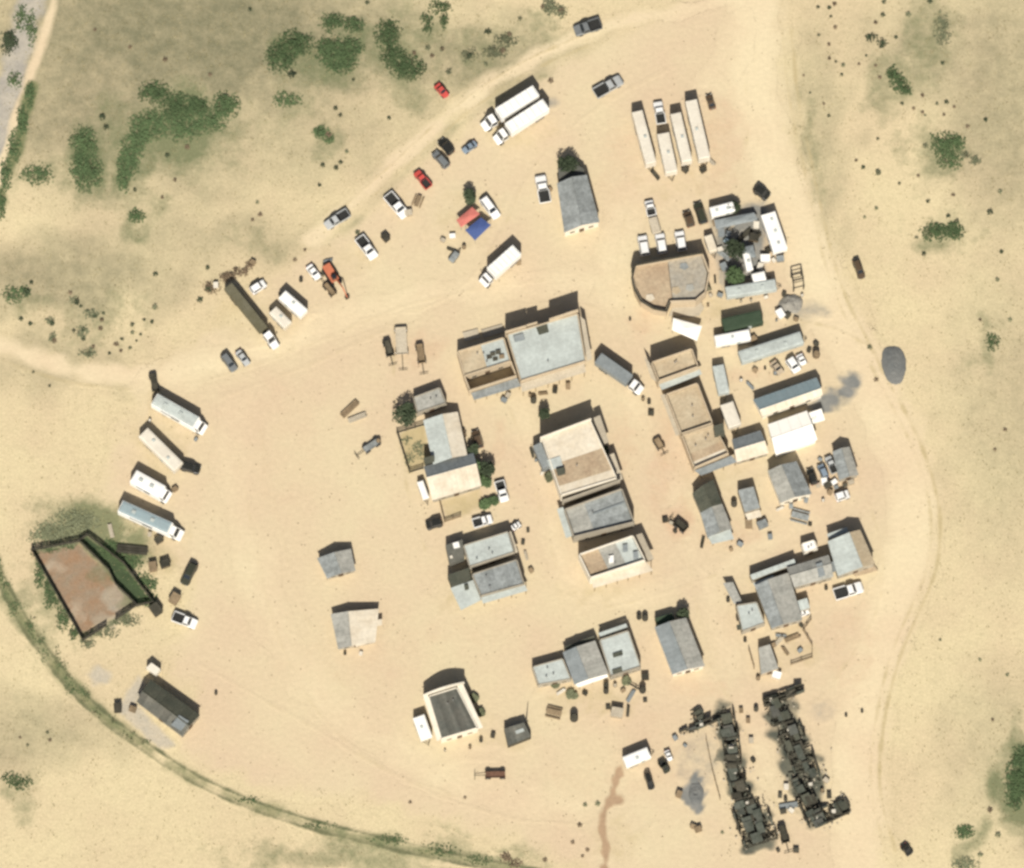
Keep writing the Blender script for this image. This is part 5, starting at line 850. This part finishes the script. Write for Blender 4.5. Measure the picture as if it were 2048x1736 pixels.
def thicket(label, ells, h, m='leaf_g', dens=15, name='shrub_thicket', size=.38):
    cx = sum(e[0] for e in ells)/len(ells); cy = sum(e[1] for e in ells)/len(ells); c = P(cx, cy, 0); org = Vector((c.x, c.y, 0)); root = empty(name, org, 0, label, 'thicket')
    mb = MB(org); st = MB(org)
    for (x, y, rx, ry) in ells:
        rx *= 1.12; ry *= 1.12; h_ = h*.42; n = int(math.pi*rx*ry/100*dens*3.2)
        for _ in range(n):
            a = random.random()*6.283; r = random.random()**.62*1.12; 
            if r > 1.25: continue
            px, py = x+rx*r*math.cos(a), y+ry*r*math.sin(a); k = .5+mnoise.noise((px*.06, py*.06, 1.7))
            if random.random() > (.45+.9*k)*min(1, max(.06, (1.12-r)*1.5)): continue
            g = P(px, py, 0); z = h_*random.random()*max(.25, 1-r*r*.7)*(0.5+k*.7); leaf_cloud(mb, [(g.x, g.y, .08+z)], size, .3)
        for _ in range(5):
            a = random.random()*6.28; g = P(x+rx*.4*math.cos(a), y+ry*.4*math.sin(a), 0); st.bar((g.x,g.y,0), (g.x+random.uniform(-.3,.3),g.y+random.uniform(-.3,.3),h*.8), .05, .02)
    mb.build('foliage', M[m], root); so_ = st.build('stems', M['bark'], root); so_['kind'] = 'stuff'
T = 'leaf_g'
thicket('dense round green thicket at the upper left of the scrub', [(590,88,34,26),(560,115,28,30)], 2.2); thicket('dense green thicket along the top centre left', [(665,45,26,18),(705,50,24,16)], 2.2); thicket('broad green thicket below the top one', [(660,100,30,30),(680,125,34,22),(700,95,26,20)], 1.8); thicket('long slanting green thicket right of the others', [(775,70,26,30),(785,110,24,24),(812,135,36,24)], 2.2)
thicket('large straggling green thicket in the left scrub, northern clump', [(310,185,32,22),(355,215,34,28),(395,215,28,22)], 1.8); thicket('large straggling green thicket in the left scrub, middle', [(300,250,40,30),(360,255,45,26),(420,245,34,22)], 1.4, dens=11); thicket('green thicket at the right tip of the straggling one', [(452,212,28,26)], 1.8); thicket('narrow green thicket running down from the straggling one', [(278,272,22,20),(264,300,24,28),(256,330,20,28),(246,360,12,24)], 1.5)
thicket('tall oval green thicket near the left edge', [(168,290,26,34),(172,340,30,40)], 2.0); thicket('faint green scrub patch at the far left', [(75,350,32,22)], .9, dens=8); thicket('dark shrub clump at the top left corner', [(18,85,18,24)], 2.0, 'leaf_d'); thicket('green streamside scrub in the top left wash', [(42,35,14,28),(62,55,12,36),(30,160,14,18)], 1.0, dens=8); thicket('green hedge along the top left wash', [(60,190,10,26),(45,240,12,30),(28,295,13,30),(12,350,12,30),(2,410,10,28)], 1.4, dens=14)
thicket('small green clump below the narrow thicket', [(272,432,16,14)], 1.2); thicket('green and brown clump in the middle scrub', [(642,266,16,14),(658,278,10,12)], 1.3); thicket('faint green patch left of the middle scrub', [(575,200,30,16)], .8, dens=7); thicket('green clump at the top centre', [(880,15,24,14),(855,45,12,26),(888,40,8,20)], 1.3, dens=10); thicket('sage scrub along the road north side', [(940,110,18,14),(990,105,24,14),(1010,80,22,14)], .9, 'leaf_s', 9); thicket('shrubs at the top beside the dark pickup', [(1100,15,16,18),(1122,25,12,12)], 1.2, 'leaf_s', 11)
thicket('dark green thicket, uppermost on the east side', [(1788,150,14,18),(1800,170,18,16),(1812,182,12,10)], 1.4, 'leaf_g', 12); thicket('round dark green thicket on the east side', [(1888,290,30,26),(1900,320,24,20),(1912,285,20,16)], 1.6, 'leaf_g', 12); thicket('wide green thicket below the round one on the east', [(1870,465,28,18),(1905,462,24,18)], 1.4, 'leaf_g', 12); thicket('small dark thicket beside the round eastern one', [(1950,322,12,10),(1932,310,10,8)], 1.0, 'leaf_s', 10); thicket('dark twin shrubs at the top of the eastern scrub', [(1742,75,12,9),(1764,86,10,10)], 1.1, 'leaf_d', 10); thicket('faint green patch near the top right', [(1884,60,18,32)], .7, 'leaf_s', 9)
thicket('pale green clump at the right edge middle', [(1985,685,14,18)], .9, 'leaf_g', 9); thicket('big green thicket cut by the right edge at the bottom', [(2035,1560,26,44),(2045,1520,20,30),(2030,1600,18,20)], 2.0, 'leaf_g', 13); thicket('small green clump near the bottom right', [(1928,1664,18,14)], 1.2); thicket('green scrub at the bottom right edge', [(1930,1728,26,16)], .9, 'leaf_s', 8)
thicket('sage scrub round the north of the corral', [(110,1075,50,24),(150,1045,46,26),(90,1060,24,18)], .9, 'leaf_s', 9); thicket('dark green weeds east of the corral', [(225,1100,26,20),(262,1125,26,18),(292,1165,22,20),(300,1200,16,14)], 1.0, 'leaf_g', 12); thicket('weeds along the south side of the corral', [(210,1265,26,12),(260,1240,26,12),(175,1288,16,10)], .8, 'leaf_s', 9); thicket('dark weeds hugging the inner corral fence', [(70,1106,12,8),(100,1100,18,7),(135,1094,18,7),(78,1135,7,14),(96,1170,7,16),(115,1205,7,16),(134,1240,7,16),(150,1266,8,12),(190,1268,20,6),(235,1245,20,6)], .5, 'leaf_g', 9, size=.3); thicket('weeds along the west side of the corral', [(78,1150,10,26),(100,1195,12,26),(125,1235,12,26),(145,1268,10,14)], .9, 'leaf_g', 11)
VB = []
for i in range(46):
    t = i/45*(len(TW[:6])-1); k = min(int(t), 4); f = t-k; VB.append((TW[k][0]+(TW[k+1][0]-TW[k][0])*f+random.gauss(0, 7)+4, TW[k][1]+(TW[k+1][1]-TW[k][1])*f+random.gauss(0, 7)-4, random.uniform(6, 13)*(1.1 if t < 3.4 else .6), random.uniform(8, 16)*(1.1 if t < 3.4 else .6)))
thicket('green brush along the rutted track by the corral', VB, .35, 'leaf_g', 2.6, size=.3); thicket('thin brush along the rutted track at the bottom', [(780,1680,40,12),(880,1700,40,14),(960,1720,36,12),(500,1600,30,8),(640,1650,36,8)], .4, 'leaf_g', 3); thicket('sage clump at the lower left edge', [(40,1565,26,14),(20,1555,20,10)], .9, 'leaf_g', 8); thicket('dark brush at the bottom centre by the road', [(1010,1715,12,10),(1030,1728,14,10)], .9, 'leaf_b', 10); thicket('weeds inside the yard west of the livery house', [(812,880,12,10),(818,915,10,16),(838,900,14,20)], .5, 'leaf_s', 6)
thicket('brown junk brush at the end of the olive trailer', [(425,575,16,14),(455,555,16,12),(480,545,14,10),(500,530,10,10)], 1.0, 'leaf_b', 10); thicket('sage scrub at the left edge below the road bend', [(25,590,22,16),(48,585,12,12)], 1.1, 'leaf_g', 9); thicket('sparse sage scrub above the left road', [(150,600,12,8),(185,630,16,12),(165,665,14,14),(175,705,18,12),(105,675,8,12),(100,640,10,8)], .8, 'leaf_s', 8)
# scattered single shrubs
SH = []
for k in range(5):
    mb = MB(); leaf_cloud(mb, blobpts(.5, .5, .6, 46, .02), .26); st = MB()
    for j in range(4): st.bar((0,0,0), (random.uniform(-.25,.25), random.uniform(-.25,.25), .4), .02, .01)
    SH.append((mb, st))
SHM = {}
LAND = [(590,100,'the round green thicket top left'),(680,110,'the broad green thicket near the top'),(790,110,'the long slanting thicket'),(340,240,'the large straggling thicket'),(165,310,'the oval thicket at left'),(255,330,'the narrow thicket'),(882,180,'the red car in the scrub'),(1175,52,'the dark pickup at the top'),(1050,225,'the two white semi trucks'),(675,437,'the grey pickup by the scrub'),(500,620,'the long olive trailer'),(650,270,'the middle scrub clump'),(870,30,'the top centre green clump'),(990,100,'the roadside sage scrub'),(1800,165,'the uppermost eastern thicket'),(1895,300,'the round eastern thicket'),(1885,465,'the wide eastern thicket'),(1718,538,'the brown car east of town'),(1788,730,'the oval gravel mound'),(1985,685,'the pale right edge clump'),(2030,1560,'the big right edge thicket'),(1928,1664,'the small bottom right clump'),(1815,1698,'the black car bottom right'),(1385,100,'the north trailer row'),(120,720,'the sand road at left'),(30,590,'the left edge sage scrub'),(170,650,'the sparse scrub above the road'),(335,1410,'the dark roofed barn'),(40,1565,'the lower left sage clump'),(1210,1640,'the brown damp channel'),(975,1550,'the reddish farm wagon'),(1390,1582,'the grey ash heap'),(1270,1512,'the white channel trailer'),(272,432,'the small left clump'),(1753,80,'the dark twin shrubs'),(1884,60,'the faint top right patch'),(1020,1720,'the bottom centre brush'),(270,800,'the top motorhome'),(1850,1200,'the east road bend')]
USED = {}
def shrub_label(x, y, s, m):
    d, lx, ly, nm = min((math.hypot(x-a, y-b_), a, b_, n_) for a, b_, n_ in LAND); an = math.degrees(math.atan2(ly-y, x-lx)) % 360
    dr = ('east','north east','north','north west','west','south west','south','south east')[int((an+22.5)//45) % 8]; k = USED.setdefault((nm, dr), []); k.append(d)
    col = {'leaf_d':'dark','leaf_s':'sage grey','leaf_b':'brown','leaf_g':'green'}[m]; sz = 'tiny' if s < 1.0 else ('small' if s < 1.5 else 'larger'); return sz, col, dr, nm, d
PEND = []
def shrub(x, y, s, m, label, group):
    k = random.randrange(5)
    if (k, m) not in SHM: SHM[(k, m)] = (SH[k][0].mesh('foliage', M[m]), SH[k][1].mesh('stems', M['bark']))
    p = P(x, y, 0); root = empty('shrub', (p.x, p.y, 0), random.random()*6.28, label, 'shrub', group); PEND.append((root, shrub_label(x, y, s, m))); s *= .72; root.scale = (s, s, s*random.uniform(.6, .9))
    inst('foliage', SHM[(k, m)][0], root); inst('stems', SHM[(k, m)][1], root)
E = [(420,30,1.4),(385,55,1.3),(305,50,1),(395,115,.9),(425,190,1.2),(310,245,.9),(380,310,1.1),(385,405,1.1),(480,455,1.2),(470,520,1),(590,445,.9),(765,15,1.4),(755,105,1.3),(705,160,1.2),(935,100,1.6),(660,255,1.5),(760,300,1.2),(845,260,1.1),(735,540,1.1),(890,720,1),(970,755,1),(1030,780,1.1),(1050,800,.8),(1180,795,1),(1130,720,1.1),(1200,710,1.3),(1250,745,1),(1470,835,1.4),(1030,665,1.2),(1345,880,1.2),(620,1165,1.3),(720,1200,1.9),(570,1115,1),(870,1275,.9),(1245,1355,1.1),(1070,1400,1.2),(710,1450,1.2),(630,1510,.9),(1500,1475,1.8),(1570,1330,1.4),(1210,1500,1.3),(1270,1535,1.3),(1050,1015,1.4),(1310,1640,1.1),(720,965,.9),(1000,1220,.9),(990,1650,1),(1040,1765,1.3),(1580,1750,1.3),(1170,440,1.2),(1080,10,1.5),(345,720,.9),(380,805,1),(640,385,.8),(430,430,.8),(705,455,.9),(250,645,.7),(205,525,.7)]
LE = 'small dark shrub dotted over the pale grass east of the road'
for x, y, s in E: shrub(1548+x*.288, y*.288, s, random.choice(('leaf_d','leaf_s','leaf_b')), LE, 'shrubs east of the road')
W_ = [(230,375,2.2),(115,400,1.4),(270,280,1.2),(610,370,1.3),(665,455,1.7),(700,490,1),(760,530,1.1),(825,580,1.5),(885,610,1.3),(900,550,1),(450,640,1.6),(265,640,1.4),(180,600,1.3),(470,790,1.5),(720,690,1.4),(725,775,1.2),(870,680,1.3),(770,910,1.7),(1150,650,1.3),(1150,715,1.2),(1010,820,1.4),(1060,775,1),(1130,850,1),(1050,875,1.1),(1220,735,.9),(1185,790,.8),(1320,625,1.2),(1250,605,1),(1345,500,1.6),(1350,210,1.5),(1735,435,1.7),(1810,340,2),(1800,155,1.4),(950,900,1),(810,840,1),(640,700,1),(430,1180,.8),(290,1060,.8)]
LW = 'small dark shrub in the dry scrub above the left road'
for x, y, s in W_: shrub(x*.2304, 500+y*.2304, s, random.choice(('leaf_d','leaf_s','leaf_b','leaf_d')), LW, 'shrubs above the left road')
C_ = [(355+0,445),(450,455),(520,375),(245,510),(310,500)]
for x, y in C_: shrub(400+x*.2016, 450+y*.2016, 1.7, 'leaf_b', 'brown dead shrub at the tail of the olive trailer', 'dead shrubs by the olive trailer')
N_ = [(1085,14,1.4),(1040,38,1.2),(976,64,1.9),(1019,69,1.4),(1006,101,1.6),(1032,86,1.2),(939,112,1.8),(884,99,1.3),(972,129,1.2),(1122,21,2),(898,144,1.8),(1101,161,1.6),(855,96,1.5),(864,112,1.3),(883,100,1.3),(828,107,1.3),(671,217,1.3),(681,231,1.1),(778,237,1.3),(656,271,2),(646,331,1.3),(672,336,1.4),(681,325,1.2),(693,304,1.2),(639,370,1.2),(707,159,1),(735,5,1.2),(583,150,2.2),(205,235,2),(212,255,1.6),(515,405,1),(520,430,1.4),(505,440,1),(375,295,1.4),(350,360,1.1),(335,310,1.4),(270,380,1.1),(325,395,1),(715,465,1.4),(590,520,1.2),(610,500,1),(330,120,1.4),(190,60,1),(260,95,1.1),(420,150,1.1),(500,20,1.2)]
for x, y, s in N_: shrub(x, y, s, random.choice(('leaf_s','leaf_b','leaf_d')), 'small shrub scattered through the scrub north of the diagonal road', 'shrubs north of the diagonal road')
S_ = [(95,1465,1),(100,1480,1),(55,1490,.9),(40,1475,.8),(1170,1610,1.2),(1195,1608,1.4),(1160,1650,1.3),(1145,1685,1.2),(1175,1700,1.2),(1165,1712,1),(1090,1720,1.3),(930,1595,.9),(820,1605,1),(1445,1665,1),(1996,1670,1.6),(1960,1710,1.4),(1980,1620,1.5),(1740,695,1.4),(1752,760,1.3),(1995,560,1.2),(2020,640,1.2),(1960,640,1),(2010,860,1.2),(1990,900,1),(1880,1280,.9),(1960,1320,1),(2015,1350,1.1),(1985,1440,1)]
for x, y, s in S_: shrub(x, y, s, random.choice(('leaf_s','leaf_b')), 'small dry shrub scattered along the edges of the open sand', 'shrubs at the sand edge')
for root, (sz, col, dr, nm, d) in PEND:
    k = sorted(USED[(nm, dr)]).index(d); q_ = ('nearest','second','third','fourth','fifth','sixth','seventh','eighth','ninth','tenth','eleventh','twelfth')[k] if len(USED[(nm, dr)]) > 1 else 'lone'
    root['label'] = '%s %s shrub, %s one %s of %s' % (sz, col, q_, dr, nm)
# dry grass tufts: one mass
def tufts():
    mb_v = []; mb_f = []; n = 0; want = 26000; X = RNG.uniform(0, 2048, 160000); Y = RNG.uniform(0, 1736, 160000)
    ins = inside(X, Y, YS); edge = seg_dist(X, Y, YS, True); wgt = .10+.55*blobs(X, Y, OLIVE)+.5*blobs(X, Y, GREEN); wgt = np.where(ins & (edge > 10), 0, wgt); wgt *= np.clip(.55+warp(X, Y, 11, .5, 60), 0.05, 1)
    road = np.minimum.reduce([seg_dist(X, Y, [(-40,680),(40,705),(120,735),(210,752),(330,750)], False)/20, seg_dist(X, Y, [(112,-30),(100,40),(72,120),(40,220),(5,330)], False)/10, seg_dist(X, Y, TW, False)/8]); wgt = np.where(road < 1, 0, wgt)
    keep = RNG.uniform(0, 1, X.size) < wgt; X, Y = X[keep][:want], Y[keep][:want]; wx, wy = PN(X, Y)
    for x, y in zip(wx.tolist(), wy.tolist()):
        s = random.uniform(.08, .22)
        for k in range(3):
            a = random.random()*6.28; dx, dy = math.cos(a)*s, math.sin(a)*s; h = random.uniform(.1, .3)
            mb_v += [(x-dy*.4, y+dx*.4, .0), (x+dy*.4, y-dx*.4, .0), (x+dx, y+dy, h)]; mb_f.append((n, n+1, n+2)); n += 3
    me = bpy.data.meshes.new('dry_grass'); me.from_pydata(mb_v, [], mb_f); me.materials.append(M['straw']); me.update(); o = bpy.data.objects.new('dry_grass', me); COL.objects.link(o); tag(o, 'dry grass tufts over the open land around the town', 'grass', kind='stuff')
tufts()
def stones():
    v = []; f = []; n = 0; X = RNG.uniform(250, 1900, 9000); Y = RNG.uniform(60, 1736, 9000); ok = inside(X, Y, YS) & (RNG.uniform(0, 1, 9000) < np.clip(.25+warp(X, Y, 21, .5, 130), .04, 1)); wx, wy = PN(X[ok], Y[ok])
    for x, y in zip(wx.tolist(), wy.tolist()):
        r = random.choice((.05,.06,.08,.1,.14)); z = .05; a0 = random.random()*6
        ring = [(x+r*random.uniform(.7,1.2)*math.cos(a0+k*1.2566), y+r*random.uniform(.7,1.2)*math.sin(a0+k*1.2566), z) for k in range(5)]
        v += ring+[(p[0]*.6+x*.4, p[1]*.6+y*.4, z+r*.8) for p in ring]; f += [(n+k, n+(k+1) % 5, n+5+(k+1) % 5, n+5+k) for k in range(5)]+[tuple(n+5+k for k in range(5))]; n += 10
    me = bpy.data.meshes.new('loose_stones'); me.from_pydata(v, [], f); me.materials.append(M['stone']); me.update(); o = bpy.data.objects.new('loose_stones', me); COL.objects.link(o); tag(o, 'loose stones and litter strewn over the bare sand', 'stones', kind='stuff')
stones()
build_sheets(GROUND_MAT)
